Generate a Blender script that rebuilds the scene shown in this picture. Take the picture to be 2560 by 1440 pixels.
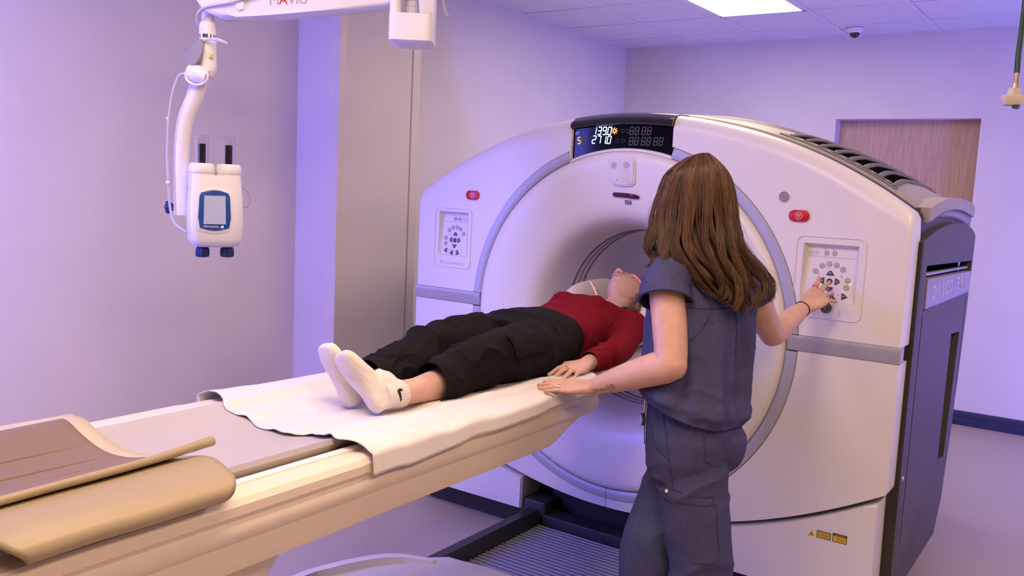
import bpy, bmesh, math, random
from mathutils import Vector, Matrix, noise
import numpy as np
random.seed(7)
for o in list(bpy.data.objects): bpy.data.objects.remove(o)
scene = bpy.context.scene
COL = scene.collection
PI = math.pi
# ---------------------------------------------------------------- camera
cam_d = bpy.data.cameras.new('camera'); cam = bpy.data.objects.new('camera', cam_d); COL.objects.link(cam)
cam_d.sensor_width = 36.0; cam_d.lens = 36.0*2205.0/2560.0; cam_d.clip_start = 0.05
cam.matrix_world = Matrix(((0.8163,-0.1029,0.5684,0),(0.5758,0.0676,-0.8148,0),(0.0454,0.9924,0.1144,1.56),(0,0,0,1)))
scene.camera = cam
# ---------------------------------------------------------------- light
def area(name, loc, aim, size, size_y, power, color, spread=PI):
    l = bpy.data.lights.new(name, 'AREA'); l.shape = 'RECTANGLE'; l.size = size; l.size_y = size_y
    l.energy = power; l.color = color; l.spread = spread
    o = bpy.data.objects.new(name, l); COL.objects.link(o); o.location = loc
    o.rotation_euler = (Vector(aim)-Vector(loc)).to_track_quat('-Z','Y').to_euler()
    return o
WARM = (1.0, 0.62, 0.34); BLUE = (0.16, 0.16, 1.0); NEUT = (1.0, 0.80, 0.62)
area('ceiling_lamp', (-2.22, 5.37, 2.775), (-2.22, 5.37, 0), 0.58, 1.18, 10, NEUT)
area('ceiling_lamp', (-0.98, 1.05, 2.775), (-0.98, 1.05, 0), 0.58, 1.18, 32, WARM)
area('ceiling_lamp', (0.90, 0.50, 2.775), (0.90, 0.50, 0), 0.58, 1.18, 44, WARM)
area('ceiling_lamp', (0.90, 3.60, 2.775), (0.90, 3.60, 0), 0.58, 1.18, 25, WARM)
area('ceiling_lamp', (-1.60, 4.15, 2.775), (-1.60, 4.15, 0), 0.58, 1.18, 20, WARM)  # unseen panel above the gantry, added to brighten the pillar's side face
area('ceiling_lamp', (-2.22, 1.05, 2.775), (-2.22, 1.05, 0), 0.58, 1.18, 12, WARM)  # out-of-view panel added to put more warm light on the left wall
area('blue_led_lamp', (-3.58, 0.65, 1.5), (-2.4, 3.3, 1.1), 0.32, 1.5, 76, BLUE)
area('blue_led_lamp', (1.7, 5.5, 0.45), (-0.2, 6.98, 1.4), 0.5, 1.0, 122, BLUE)
area('blue_led_lamp', (-2.6, 6.5, 0.5), (-3.4, 6.9, 2.2), 0.4, 0.4, 7, BLUE)
w = bpy.data.worlds.new('world'); scene.world = w; w.use_nodes = True
w.node_tree.nodes['Background'].inputs[0].default_value = (0.32,0.28,0.42,1)
w.node_tree.nodes['Background'].inputs[1].default_value = 0.05
vs = scene.view_settings; vs.view_transform = 'Standard'; vs.look = 'None'; vs.gamma = 1.0; vs.exposure = -0.12; vs.use_curve_mapping = False
# ---------------------------------------------------------------- materials
MATS = {}
def lin(c):
    return tuple((x/12.92 if x <= 0.04045 else ((x+0.055)/1.055)**2.4) for x in c)
def mat(name, col, rough=0.5, metal=0.0, var=0.06, scale=8.0, bump=0.0, bscale=200.0, coat=0.0, emit=None, estr=0.0, trans=0.0, ior=1.45, sub=0.0, sheen=0.0, detail=3.0, spec=0.5, stretch=None):
    m = bpy.data.materials.new(name); m.use_nodes = True; nt = m.node_tree; b = nt.nodes['Principled BSDF']
    tc = nt.nodes.new('ShaderNodeTexCoord'); n = nt.nodes.new('ShaderNodeTexNoise'); n.inputs['Scale'].default_value = scale; n.inputs['Detail'].default_value = detail
    src = tc.outputs['Object']
    if stretch:
        mp = nt.nodes.new('ShaderNodeMapping'); mp.inputs['Scale'].default_value = stretch
        nt.links.new(src, mp.inputs['Vector']); src = mp.outputs['Vector']
    nt.links.new(src, n.inputs['Vector'])
    r = nt.nodes.new('ShaderNodeValToRGB'); r.color_ramp.elements[0].position = 0.3; r.color_ramp.elements[1].position = 0.7
    r.color_ramp.elements[0].color = tuple(max(0,c*(1-var)) for c in col)+(1,)
    r.color_ramp.elements[1].color = tuple(min(1,c*(1+var)) for c in col)+(1,)
    nt.links.new(n.outputs['Fac'], r.inputs['Fac']); nt.links.new(r.outputs['Color'], b.inputs['Base Color'])
    b.inputs['Roughness'].default_value = rough; b.inputs['Metallic'].default_value = metal
    b.inputs['Specular IOR Level'].default_value = spec
    b.inputs['Coat Weight'].default_value = coat; b.inputs['Transmission Weight'].default_value = trans; b.inputs['IOR'].default_value = ior
    b.inputs['Subsurface Weight'].default_value = sub; b.inputs['Sheen Weight'].default_value = sheen
    if sub: b.inputs['Subsurface Radius'].default_value = (1.0,0.35,0.2); b.inputs['Subsurface Scale'].default_value = 0.006
    if emit: b.inputs['Emission Color'].default_value = emit+(1,); b.inputs['Emission Strength'].default_value = estr
    if bump:
        n2 = nt.nodes.new('ShaderNodeTexNoise'); n2.inputs['Scale'].default_value = bscale; n2.inputs['Detail'].default_value = 2.0
        nt.links.new(tc.outputs['Object'], n2.inputs['Vector'])
        bp = nt.nodes.new('ShaderNodeBump'); bp.inputs['Strength'].default_value = bump; bp.inputs['Distance'].default_value = 0.002
        nt.links.new(n2.outputs['Fac'], bp.inputs['Height']); nt.links.new(bp.outputs['Normal'], b.inputs['Normal'])
    MATS[name] = m
    return m
mat('wall_paint', (0.67,0.61,0.61), 0.75, bump=0.12, bscale=160, var=0.03, scale=3)
mat('column_paint', (0.66,0.60,0.58), 0.7, bump=0.1, bscale=160, var=0.02, scale=3)
mat('corner_guard', (0.68,0.60,0.54), 0.4, var=0.02)
mat('ceiling_tile', (0.70,0.68,0.70), 0.9, bump=0.35, bscale=300, var=0.05, scale=60)
mat('ceiling_grid', (0.72,0.70,0.72), 0.5)
mat('floor_vinyl', (0.43,0.365,0.32), 0.42, var=0.10, scale=130, detail=5, bump=0.05, bscale=90)
mat('baseboard', (0.022,0.026,0.075), 0.45)  # blue of the lamp light is put into this base colour
mat('door_wood', (0.46,0.30,0.22), 0.5, var=0.16, scale=6, stretch=(14,14,0.7), detail=6)
mat('lamp_panel', (0.9,0.9,0.9), 0.5, emit=(1.0,0.97,0.90), estr=6.0)
mat('white_plastic', (0.74,0.715,0.69), 0.33, var=0.015, scale=3, bump=0.05, bscale=500)
mat('white_gloss', (0.78,0.76,0.74), 0.28, var=0.015, scale=3)
mat('silver_trim', (0.44,0.44,0.46), 0.5, metal=0.3, var=0.03)
mat('gap_dark', (0.02,0.018,0.018), 0.7)
mat('top_cover_grey', (0.33,0.30,0.28), 0.5, var=0.03, bump=0.08, bscale=400)
mat('side_grey', (0.082,0.070,0.062), 0.5, spec=0.3, var=0.04, bump=0.10, bscale=500)
mat('plate_grey', (0.34,0.32,0.34), 0.4, metal=0.35, var=0.03)
mat('dark_strip', (0.035,0.028,0.022), 0.6)
mat('black_gloss', (0.006,0.006,0.008), 0.12, coat=0.6)
mat('screen_glass', (0.004,0.004,0.006), 0.10, spec=0.12)
mat('led_blue', (0.2,0.5,1), 0.5, emit=(0.22,0.50,1.0), estr=1.2)
mat('led_white', (0.6,0.8,1), 0.5, emit=(0.62,0.84,1.0), estr=1.5)
mat('led_amber', (1,0.5,0.1), 0.5, emit=(1.0,0.42,0.05), estr=1.1)
mat('led_off', (0.10,0.095,0.09), 0.5)
mat('red_button', (0.50,0.012,0.010), 0.4)
mat('print_white', (0.75,0.7,0.7), 0.6)
mat('print_dark', (0.09,0.085,0.10), 0.6)
mat('print_grey', (0.36,0.33,0.35), 0.6)
mat('key_dark', (0.055,0.055,0.075), 0.45)
mat('key_grey', (0.42,0.40,0.41), 0.5)
mat('keypad_white', (0.72,0.69,0.66), 0.4, var=0.01)
mat('bore_plastic', (0.90,0.84,0.82), 0.45, var=0.02)
mat('bore_line', (0.20,0.18,0.20), 0.5)
mat('label_yellow', (0.65,0.42,0.02), 0.5)
mat('rubber_dark', (0.02,0.02,0.024), 0.5, bump=0.1)
mat('chrome', (0.75,0.75,0.75), 0.15, metal=1.0)
mat('green_led', (0.1,0.8,0.3), 0.5, emit=(0.2,1.0,0.3), estr=1.5)
mat('red_led', (0.8,0.05,0.05), 0.5, emit=(1.0,0.03,0.05), estr=1.2)
mat('red_window', (0.05,0.008,0.012), 0.2, coat=0.5)
# ---------------------------------------------------------------- mesh helpers
def empty(name, loc, label=None, cat=None, group=None):
    o = bpy.data.objects.new(name, None); COL.objects.link(o); o.location = loc; o.empty_display_size = 0.1
    tag(o, label, cat, group); return o
def tag(o, label=None, cat=None, group=None, kind=None):
    if label: o['label'] = label
    if cat: o['category'] = cat
    if group: o['group'] = group
    if kind: o['kind'] = kind
    return o
def origin(o):
    v = Vector((0,0,0))
    while o is not None: v = v+o.location; o = o.parent
    return v
def link(name, me, m, parent=None, loc=None):
    o = bpy.data.objects.new(name, me); COL.objects.link(o)
    if m is not None and len(me.materials) == 0: me.materials.append(MATS[m] if isinstance(m,str) else m)
    L = Vector(loc) if loc is not None else Vector((0,0,0))
    if parent is not None: o.parent = parent; L = L-origin(parent)
    o.location = L
    return o
def recalc(bm):
    bmesh.ops.recalc_face_normals(bm, faces=bm.faces)
class MB:
    def __init__(s): s.bm = bmesh.new()
    def verts(s, pts): return [s.bm.verts.new(p) for p in pts]
    def poly(s, pts):
        f = s.bm.faces.new(s.verts(pts)); return f
    def box(s, a, b, bev=0.0, seg=2):
        x0,y0,z0 = [min(a[i],b[i]) for i in range(3)]; x1,y1,z1 = [max(a[i],b[i]) for i in range(3)]
        v = s.verts([(x0,y0,z0),(x1,y0,z0),(x1,y1,z0),(x0,y1,z0),(x0,y0,z1),(x1,y0,z1),(x1,y1,z1),(x0,y1,z1)])
        fs = [s.bm.faces.new([v[i] for i in q]) for q in ((0,3,2,1),(4,5,6,7),(0,1,5,4),(1,2,6,5),(2,3,7,6),(3,0,4,7))]
        if bev:
            es = set(e for f in fs for e in f.edges)
            bmesh.ops.bevel(s.bm, geom=list(es), offset=bev, segments=seg, profile=0.5, affect='EDGES', clamp_overlap=True)
        return s
    def prism(s, front, back, bev=0.0, seg=3, mask=None, backbev=False):
        """front, back: matching loops of 3D points; closed solid. mask: which front edges get the bevel"""
        a = s.verts(front); b = s.verts(back); n = len(a)
        ff = s.bm.faces.new(a); s.bm.faces.new(list(reversed(b)))
        for i in range(n): s.bm.faces.new([a[i],b[i],b[(i+1)%n],a[(i+1)%n]])
        s.bm.edges.ensure_lookup_table()
        if bev:
            es = []
            for i in range(n):
                if mask is None or mask[i]:
                    e = s.bm.edges.get((a[i],a[(i+1)%n])); es.append(e)
                    if backbev: es.append(s.bm.edges.get((b[i],b[(i+1)%n])))
            bmesh.ops.bevel(s.bm, geom=es, offset=bev, segments=seg, profile=0.5, affect='EDGES', clamp_overlap=True)
        return s
    def rings(s, rings, closed=True, cap=True):
        vs = [s.verts(r) for r in rings]; n = len(vs[0])
        for i in range(len(vs)-1):
            for j in range(n if closed else n-1):
                s.bm.faces.new([vs[i][j],vs[i][(j+1)%n],vs[i+1][(j+1)%n],vs[i+1][j]])
        if cap and closed:
            s.bm.faces.new(list(reversed(vs[0]))); s.bm.faces.new(vs[-1])
        return s
    def tube(s, pts, rad, n=10, sub=6, cap=True, flat=None):
        pts = smooth_path(pts, sub) if sub > 1 else [Vector(p) for p in pts]
        m = len(pts)
        rr = [rad]*m if isinstance(rad,(int,float)) else list(np.interp(np.linspace(0,1,m), np.linspace(0,1,len(rad)), rad))
        T = [(pts[min(i+1,m-1)]-pts[max(i-1,0)]).normalized() for i in range(m)]
        up = Vector((0,0,1)) if abs(T[0].z) < 0.9 else Vector((1,0,0))
        N = (up-T[0]*up.dot(T[0])).normalized(); R = []
        for i in range(m):
            N = (N-T[i]*N.dot(T[i])).normalized(); B = T[i].cross(N)
            k = flat if flat else 1.0
            R.append([pts[i]+N*(math.cos(2*PI*j/n)*rr[i])+B*(math.sin(2*PI*j/n)*rr[i]*k) for j in range(n)])
        return s.rings(R, True, cap)
    def lathe(s, prof, c, n=64, a0=0.0, a1=2*PI, axis='y', cap=False):
        """prof: list of (r, h); axis y: circle in xz-plane, angle from +x towards +z"""
        full = abs(a1-a0-2*PI) < 1e-6
        k = n if full else n+1
        R = []
        for j in range(k):
            a = a0+(a1-a0)*j/n
            ca, sa = math.cos(a), math.sin(a); ring = []
            for r,h in prof:
                if axis == 'y': ring.append((c[0]+r*ca, c[1]+h, c[2]+r*sa))
                elif axis == 'z': ring.append((c[0]+r*ca, c[1]+r*sa, c[2]+h))
                else: ring.append((c[0]+h, c[1]+r*ca, c[2]+r*sa))
            R.append(s.verts(ring))
        for j in range(k if full else k-1):
            q0, q1 = R[j], R[(j+1)%k]
            for i in range(len(prof)-1): s.bm.faces.new([q0[i],q0[i+1],q1[i+1],q1[i]])
        if cap and not full:
            s.bm.faces.new(R[0]); s.bm.faces.new(list(reversed(R[-1])))
        return s
    def xform(s, M):
        bmesh.ops.transform(s.bm, matrix=M, verts=s.bm.verts); return s
    def mesh(s, name, angle=38, weld=True):
        if weld: bmesh.ops.remove_doubles(s.bm, verts=s.bm.verts, dist=1e-5)
        recalc(s.bm)
        me = bpy.data.meshes.new(name); s.bm.to_mesh(me); s.bm.free()
        if angle:
            me.polygons.foreach_set('use_smooth', [True]*len(me.polygons)); me.set_sharp_from_angle(angle=math.radians(angle))
        return me
    def build(s, name, m, parent=None, angle=38, loc=None, weld=True):
        return link(name, s.mesh(name, angle, weld), m, parent, loc)
def smooth_path(pts, sub):
    P = [Vector(p) for p in pts]
    if len(P) < 3: return [P[0].lerp(P[-1], t/sub) for t in range(sub+1)]
    out = []
    for i in range(len(P)-1):
        p0 = P[i-1] if i else P[0]*2-P[1]; p1 = P[i]; p2 = P[i+1]; p3 = P[i+2] if i+2 < len(P) else P[i+1]*2-P[i]
        for k in range(sub):
            t = k/sub
            out.append(0.5*((2*p1)+(p2-p0)*t+(2*p0-5*p1+4*p2-p3)*t*t+(3*p1-p0-3*p2+p3)*t**3))
    out.append(P[-1]); return out
def rrect(w, h, r, n=5):
    pts = []
    for cx,cy,a in ((w/2-r,h/2-r,0),(-w/2+r,h/2-r,90),(-w/2+r,-h/2+r,180),(w/2-r,-h/2+r,270)):
        for i in range(n+1):
            t = math.radians(a+90*i/n); pts.append((cx+r*math.cos(t), cy+r*math.sin(t)))
    return pts
def frame_pt(O, U, V):
    O = Vector(O); U = Vector(U); V = Vector(V)
    return lambda u,v,d=0: O+U*u+V*v+U.cross(V)*d
def plate(pts2, F, d0, d1, name, m, parent, bev=0.0, seg=2, angle=38):
    """solid plate with the 2D outline pts2 in frame F between depths d0 (front) and d1"""
    b = MB(); b.prism([F(u,v,d0) for u,v in pts2], [F(u,v,d1) for u,v in pts2], bev, seg)
    return b.build(name, m, parent, angle)
def text(name, s, F, size, m, parent, d=0.0, th=0.0006, rot=0.0, space=1.0, ax=0.0, ay=0.0, sx=1.0, shear=0.0):
    c = bpy.data.curves.new(name, 'FONT'); c.body = s; c.size = size; c.align_x = 'CENTER'; c.align_y = 'CENTER'; c.extrude = th; c.space_character = space; c.resolution_u = 3; c.shear = shear
    o = bpy.data.objects.new(name, c); COL.objects.link(o)
    dg = bpy.context.evaluated_depsgraph_get(); me = bpy.data.meshes.new_from_object(o.evaluated_get(dg)); bpy.data.objects.remove(o)
    cr, sr = math.cos(rot), math.sin(rot)
    for v in me.vertices:
        x, y = v.co.x*sx, v.co.y
        v.co = F(ax+x*cr-y*sr, ay+x*sr+y*cr, d+v.co.z)
    me.materials.clear()
    return link(name, me, m, parent)
def cut(o, cutters):
    """boolean-subtract the cutter meshes from object o and bake"""
    tmp = []
    for me in cutters:
        c = bpy.data.objects.new('cutter', me); COL.objects.link(c); c.location = -origin(o)+o.location*0
        c.location = (0,0,0); tmp.append(c)
        md = o.modifiers.new('cut','BOOLEAN'); md.operation = 'DIFFERENCE'; md.solver = 'EXACT'; md.object = c
    bpy.context.view_layer.update()
    dg = bpy.context.evaluated_depsgraph_get(); me = bpy.data.meshes.new_from_object(o.evaluated_get(dg))
    o.modifiers.clear(); old = o.data; o.data = me
    me.set_sharp_from_angle(angle=math.radians(38))
    for c in tmp: bpy.data.objects.remove(c)
    return o
def seg7(ch):
    return {'0':'abcdef','1':'bc','2':'abged','3':'abgcd','4':'fgbc','5':'afgcd','6':'afgedc','7':'abc','8':'abcdefg','9':'abfgcd','S':'afgcd'}[ch]
def seg_digit(b, F, u, v, w, h, t, segs, d, slant=0.14, gap=0.0):
    H = h/2
    def bar(x0,y0,x1,y1):
        dx, dy = x1-x0, y1-y0; L = math.hypot(dx,dy); dx/=L; dy/=L; nx, ny = -dy*t/2, dx*t/2
        e = t*0.15
        P = [(x0+dx*e+nx,y0+dy*e+ny),(x1-dx*e+nx,y1-dy*e+ny),(x1-dx*e-nx,y1-dy*e-ny),(x0+dx*e-nx,y0+dy*e-ny)]
        b.poly([F(u+x+slant*y, v+y, d) for x,y in P])
    W = w/2; S = {'a':(-W,H,W,H),'b':(W,H,W,0),'c':(W,0,W,-H),'d':(-W,-H,W,-H),'e':(-W,0,-W,-H),'f':(-W,H,-W,0),'g':(-W,0,W,0)}
    for s_ in segs: bar(*S[s_])
# ================================================================ THE ROOM
WX, WY, CH = -3.765, 6.98, 2.80; RX, FY = 3.2, -3.4
tag(MB().box((WX-0.1,FY-0.1,-0.1),(RX+0.1,WY+0.4,0)).build('floor','floor_vinyl',angle=None), 'pale beige speckled vinyl floor', kind='structure')
tag(MB().box((WX-0.12,FY,0),(WX,WY+0.12,CH+0.15)).build('wall_left','wall_paint',angle=None), 'plain painted side wall lit mauve and blue', kind='structure')
tag(MB().box((RX,FY,0),(RX+0.12,WY+0.12,CH+0.15)).build('wall_right','wall_paint',angle=None), 'plain painted wall behind the viewer on the right', kind='structure')
tag(MB().box((WX,FY-0.12,0),(RX,FY,CH+0.15)).build('wall_front','wall_paint',angle=None), 'plain painted wall behind the viewer', kind='structure')
# back wall with the door niche
NX0, NX1, NZ = -1.935, -0.947, 2.18
wb = MB(); wb.box((WX,WY,0),(NX0,WY+0.13,CH+0.15)).box((NX1,WY,0),(RX,WY+0.13,CH+0.15)).box((NX0,WY,NZ),(NX1,WY+0.13,CH+0.15))
wb = wb.build('wall_back','wall_paint',angle=None); tag(wb, 'plain painted back wall with a recessed doorway', kind='structure')
dr = MB().box((NX0,WY+0.125,0),(NX1,WY+0.17,NZ)).build('door_1','door_wood',angle=None); tag(dr, 'light wood sliding door set back in the wall niche', kind='structure')
MB().box((NX0+0.10,WY+0.085,0.95),(NX0+0.125,WY+0.105,1.25),0.006).box((NX0+0.105,WY+0.1,0.98),(NX0+0.12,WY+0.13,1.0)).box((NX0+0.105,WY+0.1,1.2),(NX0+0.12,WY+0.13,1.22)).build('door_handle','chrome',dr)
def board(name, a, b, nrm):
    m = MB(); a = Vector(a); b = Vector(b); n = Vector(nrm)
    prof = [(0,0),(0.014,0),(0.014,0.034),(0.010,0.038),(0.010,0.060),(0.012,0.064),(0.012,0.088),(0.006,0.102),(0,0.104)]
    m.prism([a+n*d+Vector((0,0,z)) for d,z in prof], [b+n*d+Vector((0,0,z)) for d,z in prof])
    tag(m.build(name,'baseboard',angle=25), 'dark rubber baseboard with ridges', kind='structure')
board('baseboard_back', (NX1,WY,0), (RX,WY,0), (0,-1,0))
board('baseboard_left', (WX,FY,0), (WX,3.29,0), (1,0,0))
board('baseboard_right', (WX,3.95,0), (WX,WY,0), (1,0,0))
# wall pillar
mat('joint_brown', (0.38,0.31,0.25), 0.6)
pl = MB().box((WX,3.29,0),(-3.447,3.92,CH)).build('wall_pillar','column_paint',angle=None); tag(pl, 'square pillar boxed out from the left wall', kind='structure')
for (a,b) in (((-3.512,3.286,0),(-3.447,3.29,CH)),((-3.447,3.286,0),(-3.443,3.335,CH)),((-3.447,3.855,0),(-3.443,3.92,CH))):
    MB().box(a,b,0.001,1).build('corner_guard','corner_guard',pl)
MB().box((-3.447,3.8475,0),(-3.4455,3.8515,CH)).build('joint_line','joint_brown',pl)
# ceiling: T-bar grid and tiles
ce = MB().box((WX,FY,CH+0.03),(RX,WY+0.13,CH+0.15)).build('ceiling','ceiling_tile',angle=None); tag(ce, 'suspended ceiling of square acoustic tiles', kind='structure')
TX, TY = 0.622, 0.612
xs = [WX+TX*i for i in range(12)]; ys = [6.0-TY*i for i in range(-2,17)]
g = MB()
for x in xs[1:]:
    if x < RX: g.box((x-0.011,FY,CH-0.001),(x+0.011,WY,CH+0.012))
for y in ys:
    if FY < y < WY: g.box((WX,y-0.011,CH-0.0012),(RX,y+0.011,CH+0.0118))
for a,b in (((WX,FY,CH-0.002),(WX+0.02,WY,CH+0.01)),((WX,WY-0.02,CH-0.0022),(RX,WY,CH+0.01))): g.box(a,b)
g.build('ceiling_grid','ceiling_grid',ce,angle=None)
tile_me = {}
lamp_cells = []
def cell_of(x,y): return (int((x-WX)//TX), int(math.floor((6.0-y)/TY)))
lamps_xy = [(-2.22,5.37),(-0.98,1.05),(0.90,0.50),(0.90,3.60),(-2.22,1.05),(-1.60,4.15)]
lamp_rects = []
for lx,ly in lamps_xy:
    i = int((lx-WX)//TX); j = int(math.floor((6.0-(ly+0.3))/TY)); lamp_rects.append((i,j))
occ = set()
for i,j in lamp_rects: occ.add((i,j)); occ.add((i,j+1))
for i in range(len(xs)):
    for j in range(-2,16):
        if (i,j) in occ: continue
        x0, x1 = xs[i]+0.012, min(xs[i]+TX-0.012, RX); y1, y0 = min(6.0-TY*j-0.012, WY-0.003), max(6.0-TY*(j+1)+0.012, FY)
        if x1-x0 < 0.05 or y1-y0 < 0.05: continue
        key = (round(x1-x0,3), round(y1-y0,3))
        if key not in tile_me:
            tile_me[key] = MB().box((0,0,0),(key[0],key[1],0.02),0.003,1).mesh('ceiling_tile')
        link('ceiling_tile', tile_me[key], 'ceiling_tile', ce, (x0,y0,CH+0.004))
for k,(i,j) in enumerate(lamp_rects):
    x0, x1, y1, y0 = xs[i]+0.012, xs[i]+TX-0.012, 6.0-TY*j-0.012, 6.0-TY*(j+2)+0.012
    lab = ['bright square troffer lamp in the ceiling above the scanner','warm ceiling troffer between the couch and the viewer','warm ceiling troffer behind the viewer on the right','warm ceiling troffer beyond the scanner side','unseen warm troffer added to brighten the left wall','unseen warm troffer added to brighten the pillar side'][k]
    t = empty('ceiling_light', ((x0+x1)/2,(y0+y1)/2,CH), lab, 'ceiling light', 'ceiling troffers')
    f = MB(); f.box((x0,y0,CH-0.004),(x1,y0+0.022,CH+0.02)).box((x0,y1-0.022,CH-0.004),(x1,y1,CH+0.02)).box((x0,y0,CH-0.004),(x0+0.022,y1,CH+0.02)).box((x1-0.022,y0,CH-0.004),(x1,y1,CH+0.02))
    f.build('frame','ceiling_grid',t,angle=None)
    MB().box((x0+0.02,y0+0.02,CH+0.006),(x1-0.02,y1-0.02,CH+0.012)).build('diffuser','lamp_panel',t,angle=None)
# dome camera on the ceiling
t = empty('security_camera', (-1.784,6.72,CH), 'small white dome security camera on the ceiling near the back wall', 'camera')
c = (-1.784,6.72,CH)
MB().lathe([(0,0),(0.062,0),(0.062,-0.012),(0.050,-0.026),(0.040,-0.034),(0,-0.034)],c,32,axis='z').build('housing','white_gloss',t)
MB().lathe([(0.034,-0.032),(0.033,-0.046),(0.024,-0.060),(0.010,-0.067),(0,-0.068)],c,24,axis='z').build('dome','black_gloss',t)
# ================================================================ THE SCANNER
GX, GY, GZ = -1.70, 3.20, 1.02; RC = 1.88
scanner = empty('ct_scanner', (GX,GY+0.6,0), 'large white scanner gantry with round bore, silver bands and grey side panel', 'scanner')
def G(u,z,y=0.0): return Vector((GX+u, GY+y, z))
FG = lambda u,v,d=0: Vector((GX+u, GY-d, v))        # d towards the room
def topz(u, R=RC): return math.sqrt(R*R-u*u)-0.004
RO, RI, UR = 0.748, 0.702, 1.092                    # ring outer, ring inner, half width
CL, CR = -0.262, 0.197                              # console left / right
BT, BB = 1.072, 1.012                               # band top / bottom
def seam(u): return 0.228+0.2665*u*u
def arc(r, a0, a1, n): return [(r*math.cos(a0+(a1-a0)*i/n), GZ+r*math.sin(a0+(a1-a0)*i/n)) for i in range(n+1)]
def cover(name, pts, mask, depth, bev, sub=None):
    b = MB(); b.prism([G(u,z,0) for u,z in pts], [G(u,z,depth) for u,z in pts], bev, 5, mask)
    return b.build(name,'white_plastic',scanner,angle=50)
def upper(sgn):
    ce_ = CR if sgn > 0 else -CL
    pts = []; mask = []
    n = 26
    for i in range(n+1):
        u = ce_+0.002+(UR-0.012-ce_)*i/n; pts.append((u, topz(u))); mask.append(True)
    pts.append((UR, topz(UR)-0.012)); mask.append(True)
    pts.append((UR+0.004, 1.45)); mask.append(True)
    pts.append((UR+0.004, BT)); mask.append(False)
    a0 = math.asin((BT-GZ)/RO); a1 = math.acos((ce_+0.002)/RO)
    A = arc(RO, a0, a1, 26)
    for q in A: pts.append(q); mask.append(False)
    mask[-1] = False
    return [(sgn*u,z) for u,z in pts], mask
for sgn in (1,-1):
    pts, mask = upper(sgn)
    e1, e2 = 0.062, 0.055; ce0 = CR if sgn > 0 else -CL; loops = [[G(u,z,0.14) for u,z in pts]]      # broad rounded rim along the outer edge
    for q in range(8):
        a = PI/2*q/7; ci, sy = (1-math.cos(a))*e1, (1-math.sin(a))*e2; lp = []
        for (u,z),mk_ in zip(pts,mask):
            au = abs(u); side = -math.copysign(ci*0.14,u) if au > UR-0.03 else 0.0
            if mk_ and z > 1.46:
                n_ = Vector((u,z+0.004)).normalized(); fade = min(1.0,max(0.0,(UR-au)/0.12)) if au > ce0+0.03 else min(1.0,(au-ce0)/0.03)
                lp.append(G(u-n_.x*ci*fade+side,z-n_.y*ci,sy))
            else: lp.append(G(u+side,z,sy))
        loops.append(lp)
    o = MB().rings(loops).build('upper_front_cover','white_plastic',scanner,angle=40)
    # lower cover
    pts = []; mask = []
    a0 = math.asin((BB-GZ)/RO)
    for q in arc(RO, a0, -PI/2+0.002, 30): pts.append(q); mask.append(False)
    for i in range(21):
        u = 0.002+(UR-0.002)*i/20; pts.append((u, seam(u)+0.006)); mask.append(False)
    pts.append((UR+0.002, seam(UR)+0.02)); mask.append(True)
    pts.append((UR+0.002, BB)); mask.append(False)
    cover('lower_front_cover', [(sgn*u,z) for u,z in pts], mask, 0.14, 0.02)
    # skirt
    pts = [(0.43,0.125)]; mask = [True]
    for i in range(15):
        u = 0.43+(UR-0.022-0.43)*i/14; pts.append((u, seam(u)-0.012-(0.0 if i < 14 else 0.006))); mask.append(True)
    pts.append((UR-0.018, 0.125)); mask.append(False)
    b = MB(); mask = [False]+[True]*14+[False,False]
    b.prism([G(sgn*u,z,-0.012) for u,z in pts], [G(sgn*u,z,0.13) for u,z in pts], 0.008, 3, mask)
    b.build('skirt_cover','white_plastic',scanner,angle=28)
    # silver band
    b = MB(); P = []
    prof = [(0.0,BT-0.001),(-0.005,BT-0.003),(-0.008,BT-0.02),(-0.001,BB+0.030),(-0.004,BB+0.006),(0.0,BB+0.001)]
    us = [RI+0.006]+[RO+(UR+0.004-RO)*i/8 for i in range(9)]
    b.rings([[G(sgn*u,z,y) for y,z in prof]+[G(sgn*u,BB+0.002,0.05),G(sgn*u,BT-0.002,0.05)] for u in us])
    b.build('silver_band','silver_trim',scanner,angle=50)
    # emergency stop button
    eu, ez, ew, eh = (0.713,1.502,0.074,0.041) if sgn > 0 else (-0.771,1.512,0.074,0.041)
    F = frame_pt(G(eu,ez,0),(1,0,0),(0,0,1)); F2 = lambda u,v,d=0,eu=eu,ez=ez: Vector((GX+eu+u, GY-d, ez+v))
    plate(rrect(ew+0.008,eh+0.008,0.0245,8), F2, 0.0015, -0.01, 'button_bezel','keypad_white', scanner)
    e = plate(rrect(ew,eh,0.0204,8), F2, 0.008, -0.01, 'emergency_button','red_button', scanner, 0.005, 3); e['label'] = 'red emergency stop button'
    bb = MB()
    bb.lathe([(0.0118,0.0082),(0.0132,0.0082)], (GX+eu,GY-0.0165,ez), 28)
    for i in range(3):
        a = math.radians(-90+120*i); c_ = math.radians(30+120*i)
        p, q = (0.0105*math.cos(a),0.0105*math.sin(a)), (0.0105*math.cos(a+2*PI/3),0.0105*math.sin(a+2*PI/3))
        k = 0.82; bb.poly([F2(p[0],p[1],0.0084),F2(q[0],q[1],0.0084),F2(q[0]*k,q[1]*k,0.0084),F2(p[0]*k,p[1]*k,0.0084)])
    bb.poly([F2(-0.001,0.003,0.0084),F2(0.001,0.003,0.0084),F2(0.001,-0.003,0.0084),F2(-0.001,-0.003,0.0084)])
    bb.poly([F2(-0.004,0.003,0.0084),F2(0.004,0.003,0.0084),F2(0.004,0.0045,0.0084),F2(-0.004,0.0045,0.0084)])
    bb.build('stop_symbol','print_white',e,angle=None)
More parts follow.
